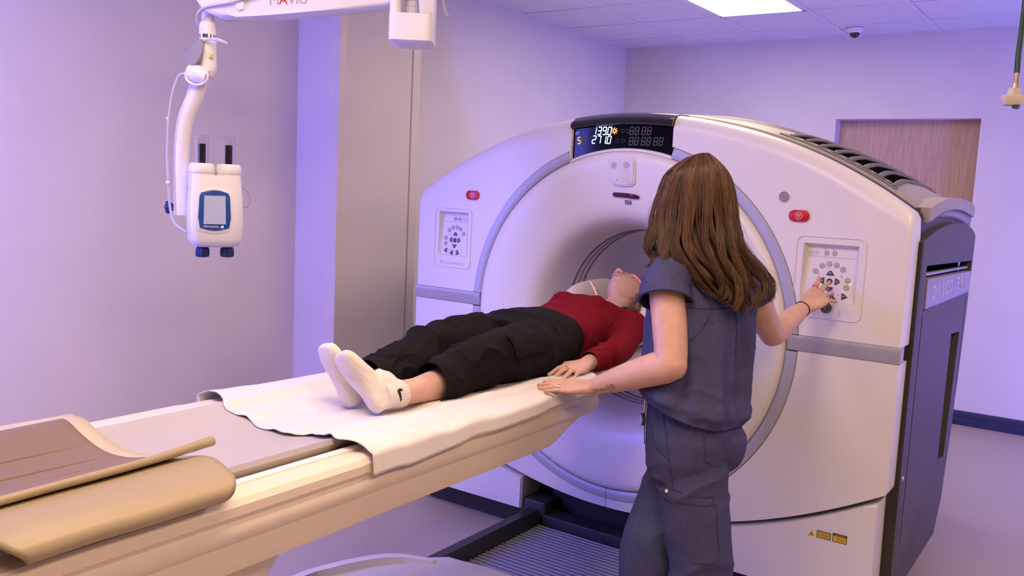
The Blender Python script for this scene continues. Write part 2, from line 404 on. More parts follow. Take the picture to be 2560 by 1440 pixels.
# round key above the right stop button
F2 = lambda u,v,d=0: Vector((GX+0.653+u, GY-d, 1.567+v))
kb = MB().lathe([(0,0.001),(0.0205,0.001),(0.0205,-0.003),(0.019,-0.005),(0.017,-0.002)],(GX+0.653,GY,1.567),32).build('start_key_bezel','keypad_white',scanner)
MB().lathe([(0.0155,0.0),(0.0155,-0.004),(0.013,-0.0065),(0,-0.0065)],(GX+0.653,GY,1.567),32).build('start_key','plate_grey',kb)
MB().lathe([(0.005,-0.0067),(0.0062,-0.0067)],(GX+0.653,GY,1.567),20).build('key_symbol','print_dark',kb)
# ring around the funnel
ringprof = [(RO-0.002,0.06),(RO-0.002,-0.002),(RO-0.004,-0.0045),(RO-0.022,-0.0050),(RI+0.005,-0.003),(RI+0.002,0.0),(RI+0.002,0.06)]
aB0, aB1 = math.asin((BT-GZ+0.002)/RO), math.asin((BB-GZ-0.002)/RO)
for a0,a1,n in ((aB0, math.acos((CR+0.012)/RO), 40),(PI-math.acos((-CL+0.012)/RO), PI-aB0, 40),(aB1-0.002-2.0*0, -PI/2+0.0+0.002, 48),(-PI/2-0.002, -PI-aB1+0.002, 48)):
    lo, hi = min(a0,a1), max(a0,a1)
    MB().lathe(ringprof,(GX,GY,GZ),n,lo,hi,cap=True).build('ring_trim','silver_trim',scanner,angle=45)
# funnel disc and bore
prof = [(RI+0.0005,0.05),(RI,0.004),(0.696,-0.010),(0.684,-0.019),(0.666,-0.023),(0.640,-0.021),(0.60,-0.016),(0.56,-0.009),(0.52,-0.002),(0.48,0.006),(0.45,0.018),(0.425,0.040),(0.405,0.082),(0.392,0.150),(0.384,0.220)]
disc = MB().lathe(prof,(GX,GY,GZ),128).build('funnel_disc','white_plastic',scanner,angle=60)
MB().lathe([(0.384,0.22),(0.381,0.30),(0.379,1.9)],(GX,GY,GZ),96).build('bore_tube','bore_plastic',scanner,angle=60)
for y0,w_ in ((0.240,0.012),(0.285,0.008),(0.325,0.014)):
    MB().lathe([(0.3845,y0),(0.3785,y0+0.002),(0.3775,y0+w_),(0.3835,y0+w_+0.002)],(GX,GY,GZ),96).build('bore_ring','bore_line',scanner,angle=60)
# speaker plate and laser window on the funnel
def disc_y(r): return float(np.interp(r, [p[0] for p in reversed(prof)], [p[1] for p in reversed(prof)]))
def FD(cu, cz):
    r0 = cz-GZ; y0 = disc_y(r0); sl = (disc_y(r0+0.03)-disc_y(r0-0.03))/0.06
    U = Vector((1,0,0)); V = Vector((0,sl,1)).normalized(); N = V.cross(U)
    if N.y > 0: N = -N
    O = G(cu,cz,y0)
    return lambda u,v,d=0: O+U*u+V*v+N*d
F = FD(-0.008,1.640)
out = rsm = [(-0.052,0.046),(-0.040,0.054),(0.034,0.052),(0.050,0.046),(0.056,0.030),(0.056,-0.034),(0.050,-0.046),(0.036,-0.052),(-0.014,-0.052),(-0.030,-0.046),(-0.040,-0.032),(-0.055,0.020),(-0.056,0.036)]
out = [(p.x,p.y) for p in smooth_path([(u,v,0) for u,v in out+[out[0]]],4)][:-1]
mat('grille_grey', (0.50,0.47,0.48), 0.6)
sp = plate(out, F, 0.010, -0.02, 'speaker_plate','keypad_white', scanner, 0.003, 2)
plate([(u*1.10,v*1.10) for u,v in out], F, 0.0065, -0.02, 'speaker_rim','white_plastic', scanner, 0.001, 1)
for cu,cv in ((-0.030,0.024),(0.028,0.026)):
    for r in (0.014,0.0105,0.007):
        plate([(cu+r*math.cos(a*PI/12),cv+r*math.sin(a*PI/12)) for a in range(24)], F, 0.0102+(0.014-r)*0.1, 0.006, 'speaker_grille','grille_grey', sp)
plate([(-0.016+0.0022*math.cos(a*PI/5),-0.033+0.0022*math.sin(a*PI/5)) for a in range(10)], F, 0.0104, 0.006, 'microphone_hole','gap_dark', sp)
F = FD(0.012,1.546)
o2 = [(-0.060,0.0),(-0.058,0.008),(-0.050,0.0095),(0.0,0.0085),(0.040,0.0045),(0.056,0.0),(0.060,-0.008),(0.058,-0.013),(0.050,-0.0135),(0.0,-0.0095),(-0.046,-0.0085),(-0.056,-0.006)]
lw = plate(o2, F, 0.0075, -0.02, 'laser_window','red_window', scanner, 0.001, 1)
plate([(0.020,0.003),(0.032,0.001),(0.032,-0.001),(0.020,0.001)], F, 0.0082, 0.004, 'laser_spot','red_led', lw)
F = FD(0.019,1.518)
lb = plate([(-0.013,0.008),(0.014,0.006),(0.015,-0.009),(-0.012,-0.007)], F, 0.004, -0.01, 'laser_label','print_dark', scanner)
for v in (0.0035,-0.0035):
    plate([(-0.010,v+0.002),(0.012,v+0.0008),(0.012,v-0.0018),(-0.010,v-0.0008)], F, 0.0045, 0.002, 'label_line','key_grey', lb)
# console: black hood and display
cons = empty('console', (GX,GY,1.8)); cons.parent = scanner; cons.location = Vector((GX,GY,1.8))-origin(scanner)
n = 24
def cu(i): return CL+(CR-CL)*i/n
zm = lambda u: topz(u)-0.046
dpts = [(cu(i), zm(cu(i))) for i in range(n+1)]+[(cu(n-i), GZ+math.sqrt(0.714**2-cu(n-i)**2)) for i in range(n+1)]
disp = MB(); disp.prism([G(u,z,0.012) for u,z in dpts],[G(u,z,0.06) for u,z in dpts]); disp = disp.build('display_screen','screen_glass',cons,angle=30)
b = MB(); R = []
for i in range(n+1):
    u = cu(i); t = topz(u)
    R.append([G(u,t-0.050,0.05),G(u,t-0.050,0.006),G(u,t-0.046,-0.010),G(u,t-0.036,-0.016),G(u,t-0.024,-0.010),G(u,t-0.016,0.004),G(u,t-0.004,0.022),G(u,t+0.004,0.05),G(u,t+0.008,0.14),G(u,t-0.05,0.14)])
b.rings(R); b.build('display_hood','black_gloss',cons,angle=50)
def frame_side(u0,u1):
    b = MB(); P = [(u0,topz(u0)-0.05),(u1,topz(u1)-0.05),(u1,GZ+math.sqrt(0.715**2-u1*u1)),(u0,GZ+math.sqrt(0.715**2-u0*u0))]
    b.prism([G(u,z,-0.002) for u,z in P],[G(u,z,0.06) for u,z in P],0.002,2); return b.build('display_frame','white_plastic',cons)
frame_side(CL-0.008,CL+0.002)
# lower lip between console and funnel
MB().lathe([(0.714,0.06),(0.714,0.006),(0.711,0.001),(0.706,-0.001),(RI,0.0),(RI,0.06)],(GX,GY,GZ),30,math.acos((CR+0.008)/0.715),PI-math.acos((-CL+0.008)/0.715),cap=True).build('display_lip','white_plastic',cons,angle=50)
FC = lambda u,v,d=0: Vector((GX+u, GY+0.012-d, v))
hw, hh, tk = 0.015, 0.030, 0.0042
for row,(v,txt,lit) in enumerate(((1.803,'139.0','led_white'),(1.767,'271.0','led_white'))):
    digits = txt.replace('.',''); u0 = -0.160
    for k,chh in enumerate(digits):
        b = MB(); seg_digit(b, FC, u0+k*0.0235, v, hw, hh, tk, seg7(chh), 0.0016); b.build('led_digit',lit,disp,angle=None)
    b = MB(); uu = u0+2*0.0235+0.0105; b.poly([FC(uu-0.002+0.14*-0.014,v-0.0165,0.0016),FC(uu+0.002-0.002,v-0.0165,0.0016),FC(uu+0.002-0.002,v-0.0125,0.0016),FC(uu-0.004,v-0.0125,0.0016)]); b.build('decimal_point',lit,disp,angle=None)
b = MB(); seg_digit(b, FC, -0.232, 1.763, hw*0.85, hh*0.85, tk, seg7('S'), 0.0016, 0.06); b.build('led_letter','led_amber',disp,angle=None)
b = MB(); seg_digit(b, FC, -0.205, 1.764, hw, hh, tk*0.8, seg7('8'), 0.0012); b.build('dim_digit','led_off',disp,angle=None)
text('led_letters','CT',FC,0.016,'led_blue',disp,0.0012,0.0001,ax=-0.243,ay=1.792,sx=0.9,shear=0.2)
b = MB()
for i in range(8):
    a = 2*PI*i/8; ca, sa = math.cos(a), math.sin(a)
    b.poly([FC(-0.066+ca*r+sa*q,1.803+sa*r-ca*q,0.0016) for r,q in ((0.0085,-0.0018),(0.0145,-0.0014),(0.0145,0.0014),(0.0085,0.0018))])
b.lathe([(0.0040,0.0104),(0.0082,0.0104)],(GX-0.066,GY,1.803),20); b.build('sun_symbol','led_amber',disp,angle=None)
for row,v in enumerate((1.803,1.762)):
    for k in range(6):
        u = 0.012+k*0.0235+(k//2)*0.007
        if row == 0 and k > 3: continue
        b = MB(); seg_digit(b, FC, u, v-0.002*k*0, hw, hh, tk*0.75, 'abcdefg', 0.0012); b.build('dim_digit','led_off',disp,angle=None)
for u,v in ((-0.030,1.803),(0.0-0.008+0.0,1.803),(-0.052,1.764),(-0.024,1.764)):
    MB().lathe([(0.0065,0.0108),(0.0078,0.0108)],(GX+u,GY,v),16).build('dim_symbol','led_off',disp,angle=None)
# control panels
def panel(cu_, cz_, w_, h_, right):
    F = lambda u,v,d=0: Vector((GX+cu_+u, GY-d, cz_+v))
    t = empty('control_panel', F(0,0,0)); t.parent = scanner; t.location = F(0,0,0)-origin(scanner)
    k = w_/0.243
    o = rrect(w_,h_,0.026,6); i_ = rrect(w_-0.004,h_-0.004,0.024,6)
    b = MB(); A = b.verts([F(u,v,0.0035) for u,v in o]); B = b.verts([F(u,v,0.0035) for u,v in i_]); C_ = b.verts([F(u,v,-0.004) for u,v in o]); D = b.verts([F(u,v,-0.004) for u,v in i_])
    n_ = len(A)
    for j in range(n_):
        q = (j+1)%n_
        b.bm.faces.new([A[j],A[q],B[q],B[j]]); b.bm.faces.new([A[j],C_[j],C_[q],A[q]]); b.bm.faces.new([B[j],B[q],D[q],D[j]])
    b.build('panel_rim','keypad_white',t)
    ww, wh, wy = 0.193*k, 0.205, 0.018
    # recessed tray walls
    tray = MB()
    q = [(-ww/2,wy+wh/2),(ww/2,wy+wh/2),(ww/2,wy-wh/2),(-ww/2,wy-wh/2)]
    q2 = [(-ww/2+0.012,wy+wh/2-0.012),(ww/2-0.012,wy+wh/2-0.012),(ww/2-0.012,wy-wh/2+0.004),(-ww/2+0.012,wy-wh/2+0.004)]
    A = tray.verts([F(u,v,0.0005) for u,v in q]); B = tray.verts([F(u,v,-0.026 if j < 2 else -0.010) for j,(u,v) in enumerate(q2)])
    for j in range(4): tray.bm.faces.new([A[j],B[j],B[(j+1)%4],A[(j+1)%4]])
    tray.bm.faces.new(B); tray.build('keypad_tray','keypad_white',t,angle=None)
    sl = (0.026-0.010)/(wh-0.016)
    zt = wy+wh/2-0.012
    K = lambda u,v,d=0: F(u*k, v, -0.026+(zt-v)*sl+d)
    def disk(u,v,r,name,m,d1=0.0022,par=t):
        return plate([(u+r/k*math.cos(a*PI/10),v+r*math.sin(a*PI/10)) for a in range(20)], K, d1, -0.001, name, m, par, 0.0008, 1)
    line = MB(); line.poly([K(-0.088,0.074,0.0006),K(0.084,0.074,0.0006),K(0.084,0.0726,0.0006),K(-0.088,0.0726,0.0006)]); line.build('panel_line','print_grey',t,angle=None)
    s = 1 if right else -1
    for (u,v) in ((-0.020,0.088),(0.008,0.088)):
        kk = disk(s*u,v,0.0095,'round_key','key_grey')
        disk(s*u,v,0.0058,'key_symbol','print_grey' if u < 0 or not right else 'key_grey',0.0026,kk); disk(s*u-0.006,v+0.014,0.0018,'indicator_dot','print_dark',0.0012)
    for j in range(3):
        b = MB(); seg_digit(b, K, s*(-0.078+0.0125*j) - (0.0 if right else 0.012), 0.086, 0.007, 0.0135, 0.0016, 'abcdefg', 0.0008); b.build('dim_digit','key_grey',t,angle=None)
    cx_, cy_ = 0.0, -0.012
    arcs = [(-150+0*0,),]
    rr = 0.062
    for a in (148,120,96,72,47,8,-16):
        u, v = rr*math.cos(math.radians(a)), rr*math.sin(math.radians(a))
        if not right: u = u*1.0*(-1)
        kk = disk(cx_+u,cy_+v,0.0100,'round_key','print_grey'); disk(cx_+u,cy_+v,0.0088,'key_face','key_grey',0.0026,kk)
        for q_ in (-0.0022,0.0022): plate([(cx_+u+x_/k,cy_+v+q_+y_) for x_,y_ in ((-0.0042,-0.001),(0.0042,-0.0002),(0.0042,0.0010),(-0.0042,0.0002))], K, 0.0030, 0.001, 'key_symbol','print_grey', kk)
    def arrow(u,v,a,w2,h2,name='arrow_key'):
        shp = [(-w2,-h2*0.7),(-w2*0.9,-h2),(w2*0.9,-h2),(w2,-h2*0.7),(w2*0.35,h2*0.75),(0,h2),(-w2*0.35,h2*0.75)]
        ca, sa = math.cos(a), math.sin(a)
        kk = plate([(cx_+u+x*ca-y*sa,cy_+v+x*sa+y*ca) for x,y in shp], K, 0.003, -0.001, name,'key_dark',t,0.0008,1)
        plate([(cx_+u+(x*ca-y*sa)*0.4,cy_+v+(x*sa+y*ca)*0.25) for x,y in shp], K, 0.0034, 0.001,'key_symbol','key_grey',kk)
    arrow(0,0.030,0,0.0135,0.0085); arrow(0,-0.028,PI,0.0135,0.0085); arrow(-0.027,0.001,PI/2,0.0125,0.0085); arrow(0.027,0.001,-PI/2,0.0125,0.0085)
    disk(cx_,cy_,0.0105,'centre_key','key_dark',0.003)
    for u,v,a in ((0.053*s,-0.047,0.5*s),(0.014*s,-0.056,0.35*s),(-0.022*s,-0.054,-0.3*s)): arrow(u,v,a,0.0105,0.0105)
    for u,v in ((-0.040,0.024),(0.040,0.020),(0.034*s,-0.046),(-0.005*s,-0.052)): disk(cx_+u,cy_+v,0.002,'indicator_dot','print_dark',0.0012)
    if right:
        plate([(cx_+0.072+x,cy_-0.004+y) for x,y in ((-0.004,0.0),(0,0.004),(0.005,0),(0,-0.004))], K, 0.001, -0.001, 'status_light','green_led', t)
        bd = MB().lathe([(0,-0.011),(0.0170,-0.011),(0.0188,-0.009),(0.0192,0.0)],(GX+0.835,GY,1.182),40).build('maker_badge','key_dark',t); bd['label'] = 'round dark maker badge with silver monogram'
        Fb = lambda u,v,d=0: Vector((GX+0.835+u, GY-0.0112-d, 1.182+v))
        MB().lathe([(0.0158,-0.0113),(0.0168,-0.0113)],(GX+0.835,GY,1.182),36).build('badge_ring','chrome',bd,angle=None)
        def curl(pts, r=0.0009):
            MB().tube([Fb(u,v,0.0003) for u,v in pts], r, 6, 5).build('monogram_stroke','chrome',bd)
        curl([(-0.002,0.009),(-0.006,0.011),(-0.009,0.006),(-0.008,-0.001),(-0.004,-0.003),(-0.001,0.001),(-0.003,0.003)])
        curl([(-0.001,0.001),(-0.002,-0.006),(-0.006,-0.010),(-0.009,-0.007),(-0.004,-0.004),(0.001,-0.004)])
        curl([(0.008,0.008),(0.004,0.011),(0.0015,0.007),(0.003,0.003),(0.007,0.002)])
        curl([(0.006,0.002),(0.002,0.000),(0.001,-0.006),(0.005,-0.010),(0.009,-0.007),(0.010,-0.003)])
        for a in range(4):
            A_ = math.radians(45+90*a); curl([(0.0135*math.cos(A_-0.35),0.0135*math.sin(A_-0.35)),(0.0145*math.cos(A_),0.0145*math.sin(A_)),(0.0128*math.cos(A_+0.3),0.0128*math.sin(A_+0.3))],0.0006)
    else:
        text('panel_lettering','Discovery',F,0.024,'print_grey',t,0.0006,0.0002,ay=-0.117,space=1.75,sx=0.82)
    return t, F, ww, wh, wy
covers = [o for o in COL.objects if o.name.startswith('upper_front_cover')]
tr = {}
for right,(cu_,cz_,w_,h_) in ((True,(0.834,1.287,0.243,0.292)),(False,(-0.880,1.310,0.216,0.276))):
    t, F, ww, wh, wy = panel(cu_,cz_,w_,h_,right)
    c_ = MB().box(F(-ww/2,wy-wh/2,-0.08),F(ww/2,wy+wh/2,0.05)).mesh('cutter')
    o = covers[0 if right else 1]
    # bring the cutter into the cover's local space
    off = origin(o)
    cut(o,[c_])
# yellow warning stickers on the right skirt
FS = lambda u,v,d=0: Vector((GX+u, GY-0.012-d, v))
st = MB().prism([FS(u,v,0.001) for u,v in ((0.842,0.343),(0.868,0.347),(0.857,0.368))],[FS(u,v,-0.001) for u,v in ((0.842,0.343),(0.868,0.347),(0.857,0.368))]).build('warning_triangle','label_yellow',scanner)
MB().prism([FS(u,v,0.0014) for u,v in ((0.853,0.350),(0.859,0.351),(0.857,0.358))],[FS(u,v,0) for u,v in ((0.853,0.350),(0.859,0.351),(0.857,0.358))]).build('warning_mark','gap_dark',st)
for u0,u1,z0,z1,k in ((0.874,0.924,0.345,0.372,0),(0.930,0.980,0.345,0.377,1)):
    s_ = MB().box(FS(u0,z0,-0.001),FS(u1,z1,0.001)).build('warning_sticker','gap_dark',scanner,angle=None)
    MB().box(FS(u0+0.0022,z0+0.0022,0),FS(u1-0.0022,z1-0.0022-(0.007 if k else 0),0.0014)).build('sticker_field','label_yellow',s_,angle=None)
    for j in range(3):
        zz = z0+0.007+0.0055*j
        MB().box(FS(u0+0.006+(0.008 if k else 0),zz,0),FS(u1-0.007,zz+0.0012,0.0017)).build('print_line','print_dark',s_,angle=None)
    if k: text('sticker_heading','CAUTION',FS,0.0085,'label_yellow',s_,0.0012,0.0002,ax=(u0+u1)/2,ay=z1-0.0052)
# body: dark chassis behind the covers
chs = MB(); n = 30
P = [(-UR+0.05,0.0),(-0.43,0.0),(-0.43,0.30),(0.43,0.30),(0.43,0.0),(UR-0.05,0.0),(UR-0.03,0.15),(UR-0.03,topz(UR)-0.03)]+[(u, topz(u)-0.03) for u in [ (UR-0.03)*(1-2*i/n) for i in range(1,n)]]+[(-UR+0.03,topz(UR)-0.03),(-UR+0.03,0.15)]
ring_hole = arc(0.71, 0, 2*PI, 60)[:-1]
# chassis as separate plates so the bore stays open
b = MB()
sA = [p for p in P if p[0] <= 0.0]; 
def half(sgn):
    q = [(0.0,0.228)]+[(0.43,0.30),(0.43,0.0),(UR-0.05,0.0),(UR-0.03,0.15)]
    q += [(u, topz(u)-0.03) for u in [(UR-0.03)*(1-i/14) for i in range(15)]]
    q += [(0.0, GZ+0.71)]+[(0.71*math.cos(PI/2-PI*i/30), GZ+0.71*math.sin(PI/2-PI*i/30)) for i in range(1,31)]
    return [(sgn*u,z) for u,z in q]
for sgn in (1,-1):
    q = half(sgn); MB().prism([G(u,z,0.10) for u,z in q],[G(u,z,0.125) for u,z in q]).build('chassis_plate','dark_strip',scanner,angle=None)
# top cover
b = MB(); nU = 40; yv = [0.172,0.185,0.30,0.55,0.85,1.10,1.20,1.22]; zo = [-0.002,0.010,0.020,0.028,0.024,0.008,-0.004,-0.02]
R = []
for y,dz in zip(yv,zo): R.append([G(-UR-0.012+(2*UR+0.024)*i/nU, topz((-UR-0.012+(2*UR+0.024)*i/nU))+dz, y) for i in range(nU+1)])
b.rings(R, closed=False, cap=False); R2 = [[p-Vector((0,0,0.05)) for p in r] for r in R]
tc_ = b.build('top_cover','top_cover_grey',scanner,angle=40)
sm = tc_.modifiers.new('thick','SOLIDIFY'); sm.thickness = 0.055; sm.offset = -1
# gap strip between front cover and top cover
MB().rings([[G(u,topz(u)+dz,y) for dz,y in ((-0.04,0.135),(0.001,0.135),(0.003,0.178),(-0.04,0.178))] for u in [-UR+2*UR*i/40 for i in range(41)]]).build('cover_gap','dark_strip',scanner)
# rear hump line of the pet half
b = MB(); R = []
for y,dz in ((0.50,0.026),(0.53,0.040),(0.62,0.046),(0.80,0.044),(0.84,0.03)):
    R.append([G(u,topz(u)+dz*max(0,1-((u+0.05)/0.75)**4),y) for u in [-0.75+1.35*i/24 for i in range(25)]])
b.rings(R, closed=False, cap=False); b.build('top_ridge','side_grey',scanner,angle=40)
# vents
mat('vent_black', (0.004,0.004,0.004), 1.0, spec=0.0); mat('slat_grey', (0.17,0.155,0.145), 0.6, spec=0.25)
vent = MB(); u0, u1, y0, y1 = 0.565, 0.955, 0.235, 0.99
def vz(u,y): return topz(u)+float(np.interp(y,yv,zo))
vent.rings([[G(u,vz(u,y)+0.001,y) for y in np.linspace(y0,y1,8)] for u in np.linspace(u0,u1,14)],closed=False,cap=False)
vb = vent.build('vent_opening','vent_black',scanner)
NS = 8
for k in range(NS):
    uc = u0+(u1-u0)*(k)/(NS-1); b = MB(); R = []
    for j in range(9):
        t = j/8; y = y0+(y1-y0)*t; uu = uc-0.030*math.sin(PI*t*0.9)+0.02
        z = vz(uu,y); wv = 0.0085
        R.append([G(uu-wv,vz(uu-wv,y)-0.004,y),G(uu-wv,vz(uu-wv,y)+0.007,y),G(uu,z+0.011,y),G(uu+wv*0.9,vz(uu+wv*0.9,y)+0.007,y),G(uu+wv*0.9,vz(uu+wv*0.9,y)-0.004,y)])
    b.rings(R); b.build('vent_slat','slat_grey',scanner,angle=40)
for (ya,yb) in ((y0-0.025,y0+0.004),(y1-0.004,y1+0.02)):
    b = MB(); b.rings([[G(u,vz(u,ya)-0.01,ya),G(u,vz(u,ya)+0.004,ya),G(u,vz(u,yb)+0.006,yb),G(u,vz(u,yb)-0.01,yb)] for u in np.linspace(u0-0.02,u1+0.03,14)]); b.build('vent_frame','slat_grey',scanner,angle=40)
# side: grey panels both sides
for sgn in (1,-1):
    XS = 1.110
    def S(y,z,d=0.0,sgn=sgn): return G(sgn*(XS+d), z, y)
    body = [(0.13,0.10),(1.02,0.10),(1.14,0.24),(1.22,0.55),(1.30,1.0)]+[(p.x,p.y) for p in smooth_path([(1.36,1.434,0),(1.15,1.475,0),(0.85,1.492,0),(0.55,1.485,0),(0.30,1.462,0),(0.13,1.435,0)],5)]
    b = MB(); b.prism([S(y,z,0) for y,z in body],[S(y,z,-0.12) for y,z in body],0.008,2)
    side = b.build('side_panel','side_grey',scanner)
    side['label'] = 'dark grey side panel with recessed handle slots'
    # dark front-facing strip
    MB().prism([S(y,z,0.0005) for y,z in ((0.121,0.05),(0.1295,0.05),(0.1295,1.43),(0.121,1.43))],[S(y,z,-0.07) for y,z in ((0.121,0.05),(0.1295,0.05),(0.1295,1.43),(0.121,1.43))]).build('side_gap_strip','dark_strip',scanner)
    # cap hanging over from the top cover
    sp2 = lambda q: [(p.x,p.y) for p in smooth_path([(a_,b_,0) for a_,b_ in q],5)]
    cap = sp2([(0.18,1.552),(0.45,1.584),(0.80,1.594),(1.10,1.578),(1.22,1.560)])+sp2([(1.22,1.515),(1.10,1.528),(0.80,1.548),(0.45,1.540),(0.18,1.500)])
    MB().prism([S(y,z,0.004) for y,z in cap],[S(y,z,-0.10) for y,z in cap],0.008,2).build('side_cap','top_cover_grey',scanner)
    MB().prism([S(y,z,-0.03) for y,z in ((0.16,1.42),(1.12,1.42),(1.12,1.55),(0.16,1.55))],[S(y,z,-0.12) for y,z in ((0.16,1.42),(1.12,1.42),(1.12,1.55),(0.16,1.55))]).build('side_neck','side_grey',scanner)
    cuts = []
    def cutbox(ya,yb,za,zb,d0,d1=0.05): cuts.append(MB().box(S(ya,za,-d0),S(yb,zb,d1)).mesh('cutter'))
    cutbox(0.232,0.246,0.30,1.17,0.03)                 # front groove
    cutbox(1.235,1.245,0.56,1.16,0.02)
    cuts.append(MB().prism([S(y,z,0.05) for y,z in ((0.235,1.180),(1.30,1.180),(1.32,1.318),(0.232,1.345))],[S(y,z,-0.045) for y,z in ((0.235,1.180),(1.30,1.180),(1.32,1.318),(0.232,1.345))]).mesh('cutter'))
    cuts.append(MB().prism([S(y,z,0.05) for y,z in ((0.92,0.47),(1.07,0.45),(1.16,1.005),(0.94,1.020))],[S(y,z,-0.035) for y,z in ((0.92,0.47),(1.07,0.45),(1.16,1.005),(0.94,1.020))]).mesh('cutter'))
    cut(side, cuts)
    b = MB(); pq = [(0.262,1.184),(1.29,1.176),(1.295,1.272),(0.255,1.296)]
    pl_ = MB().prism([S(y,z,0.004) for y,z in pq],[S(y,z,-0.05) for y,z in pq],0.003,2).build('name_plate','plate_grey',side)
    if sgn > 0:
        FP = lambda u,v,d=0: S(0.77+u, 1.235+v, 0.0045+d)
        for k_,ch_ in enumerate('DISCOVERY'): text('plate_letter',ch_,FP,0.075,'chrome',pl_,0,0.0008,ax=-0.37+0.0925*k_,sx=1.25)
    MB().prism([S(y,z,-0.012) for y,z in ((0.262,1.304),(1.29,1.284),(1.29,1.292),(0.262,1.314))],[S(y,z,-0.05) for y,z in ((0.262,1.304),(1.29,1.284),(1.29,1.292),(0.262,1.314))]).build('slot_ledge','plate_grey',side)
    MB().prism([S(y,z,-0.038) for y,z in ((0.236,1.19),(1.30,1.19),(1.318,1.317),(0.234,1.343))],[S(y,z,-0.05) for y,z in ((0.236,1.19),(1.30,1.19),(1.318,1.317),(0.234,1.343))]).build('slot_shade','vent_black',side)  # added black plate, its colour stands in for shade inside the slot
    MB().lathe([(0.0,0.003),(0.009,0.003),(0.010,0.0)],S(0.17,0.575),16,axis='x').build('lock','chrome',side)
    # base plinth
    MB().box(G(sgn*0.45,0,0.12),G(sgn*(UR-0.035),0.11,1.05),0.01).build('base_plinth','rubber_dark',scanner)
MB().box(G(-UR+0.05,0,0.12),G(-0.43,0.13,0.16)).build('base_front','rubber_dark',scanner)
MB().box(G(0.43,0,0.12),G(UR-0.05,0.13,0.16)).build('base_front','rubber_dark',scanner)
# rear half cover
b = MB(); q = [(u, topz(u)-0.05) for u in [-UR+2*UR*i/20 for i in range(21)]]
q2 = q+[(UR-0.06,0.3),(0.55,0.08),(-0.55,0.08),(-UR+0.06,0.3)]
rear = MB().prism([G(u,z,1.18) for u,z in q2],[G(u*0.9,z*0.95+0.02,1.70) for u,z in q2],0.03,3).build('rear_cover','white_plastic',scanner)
cut(rear,[MB().lathe([(0,1.0),(0.39,1.0),(0.39,2.0),(0,2.0)],(GX,GY,GZ),48).mesh('cutter')])
# well under the funnel
MB().prism([G(u,z,0.13) for u,z in ((-0.43,0.0),(0.43,0.0),(0.43,0.29),(0.2,0.245),(-0.2,0.245),(-0.43,0.29))],[G(u,z,0.16) for u,z in ((-0.43,0.0),(0.43,0.0),(0.43,0.29),(0.2,0.245),(-0.2,0.245),(-0.43,0.29))]).build('well_back','rubber_dark',scanner)
for sgn in (1,-1):
    b = MB(); b.box(G(sgn*0.43,0.125,-0.010),G(sgn*0.418,seam(0.43)-0.004,0.14),0.004); b.build('well_side','top_cover_grey',scanner)
MB().lathe([(0,0),(0.016,0),(0.016,-0.012),(0.010,-0.014),(0.009,-0.006),(0,-0.006)],G(-0.29,0.235,0.13),20).build('bolt_cap','gap_dark',scanner)
# ================================================================ PATIENT TABLE
mat('table_cream', (0.74,0.64,0.50), 0.36, var=0.015, scale=3, bump=0.05, bscale=500)
mat('cradle_grey', (0.46,0.43,0.43), 0.38, var=0.03, scale=4, bump=0.06, bscale=300)
mat('sheet_cotton', (0.68,0.65,0.61), 0.85, var=0.02, scale=20, bump=0.15, bscale=700, sheen=0.2)
mat('vinyl_beige', (0.36,0.285,0.17), 0.42, var=0.05, scale=5, bump=0.10, bscale=260)
mat('vinyl_border', (0.54,0.46,0.32), 0.45, var=0.05, scale=5, bump=0.10, bscale=260)
def weave(name, c1, c2):
    m = mat(name, c1, 0.85, var=0.1, scale=60, bump=0.2, bscale=900); nt = m.node_tree; b = nt.nodes['Principled BSDF']
    wv = nt.nodes.new('ShaderNodeTexWave'); wv.inputs['Scale'].default_value = 130; wv.inputs['Distortion'].default_value = 1.0; wv.bands_direction = 'DIAGONAL'
    tc = nt.nodes.new('ShaderNodeTexCoord'); nt.links.new(tc.outputs['Object'], wv.inputs['Vector'])
    mx = nt.nodes.new('ShaderNodeMix'); mx.data_type = 'RGBA'; mx.inputs[6].default_value = c1+(1,); mx.inputs[7].default_value = c2+(1,)
    nt.links.new(wv.outputs['Fac'], mx.inputs[0]); nt.links.new(mx.outputs[2], b.inputs['Base Color'])
weave('lining_brown', (0.17,0.115,0.085), (0.26,0.175,0.135))
mat('mat_ribbed', (0.17,0.165,0.20), 0.5, var=0.05)
mat('mat_rib', (0.42,0.41,0.46), 0.4, var=0.03)
TX0 = -1.71
table = empty('patient_table', (TX0,0.8,0), 'long cream scanner couch on a floor pedestal, running into the bore', 'table')
def T(o,y,z): return Vector((TX0+o,y,z))
prof = [(0.0,0.905),(0.20,0.908),(0.245,0.930),(0.325,0.938),(0.345,0.934),(0.354,0.922),(0.354,0.903),(0.347,0.896),(0.345,0.890),(0.351,0.880),(0.352,0.862),(0.345,0.848),(0.338,0.842),(0.335,0.800),(0.328,0.778),(0.310,0.768)]
def tb(ys, k=1.0, dz=0.0):
    full = [(-o,z) for o,z in reversed(prof)]+prof[1:]
    return [[T(o*k,y,z+dz) for o,z in full] for y in ys]
MB().rings(tb([-0.45,0.5,1.395])).build('couch_body','table_cream',table,angle=30)
b = MB(); full = [(-o,z) for o,z in reversed(prof)]+prof[1:]; R = []
for y,k in ((1.37,0.988),(2.05,0.988),(2.18,0.985)):
    R.append([T(o*k,y,z-0.001) for o,z in full])
for i,(f,yy) in enumerate(((0.0,2.20),(0.25,2.215),(1.0,2.34))):
    R.append([T(o*0.985, yy+(0.14 if z > 0.87 else 0.14*max(0,(z-0.768)/0.10))*1.0*(1 if i else 0.6), z-0.001 if i < 2 else max(z,0.84)) for o,z in full])
b.rings(R); b.build('couch_nose','table_cream',table,angle=30)
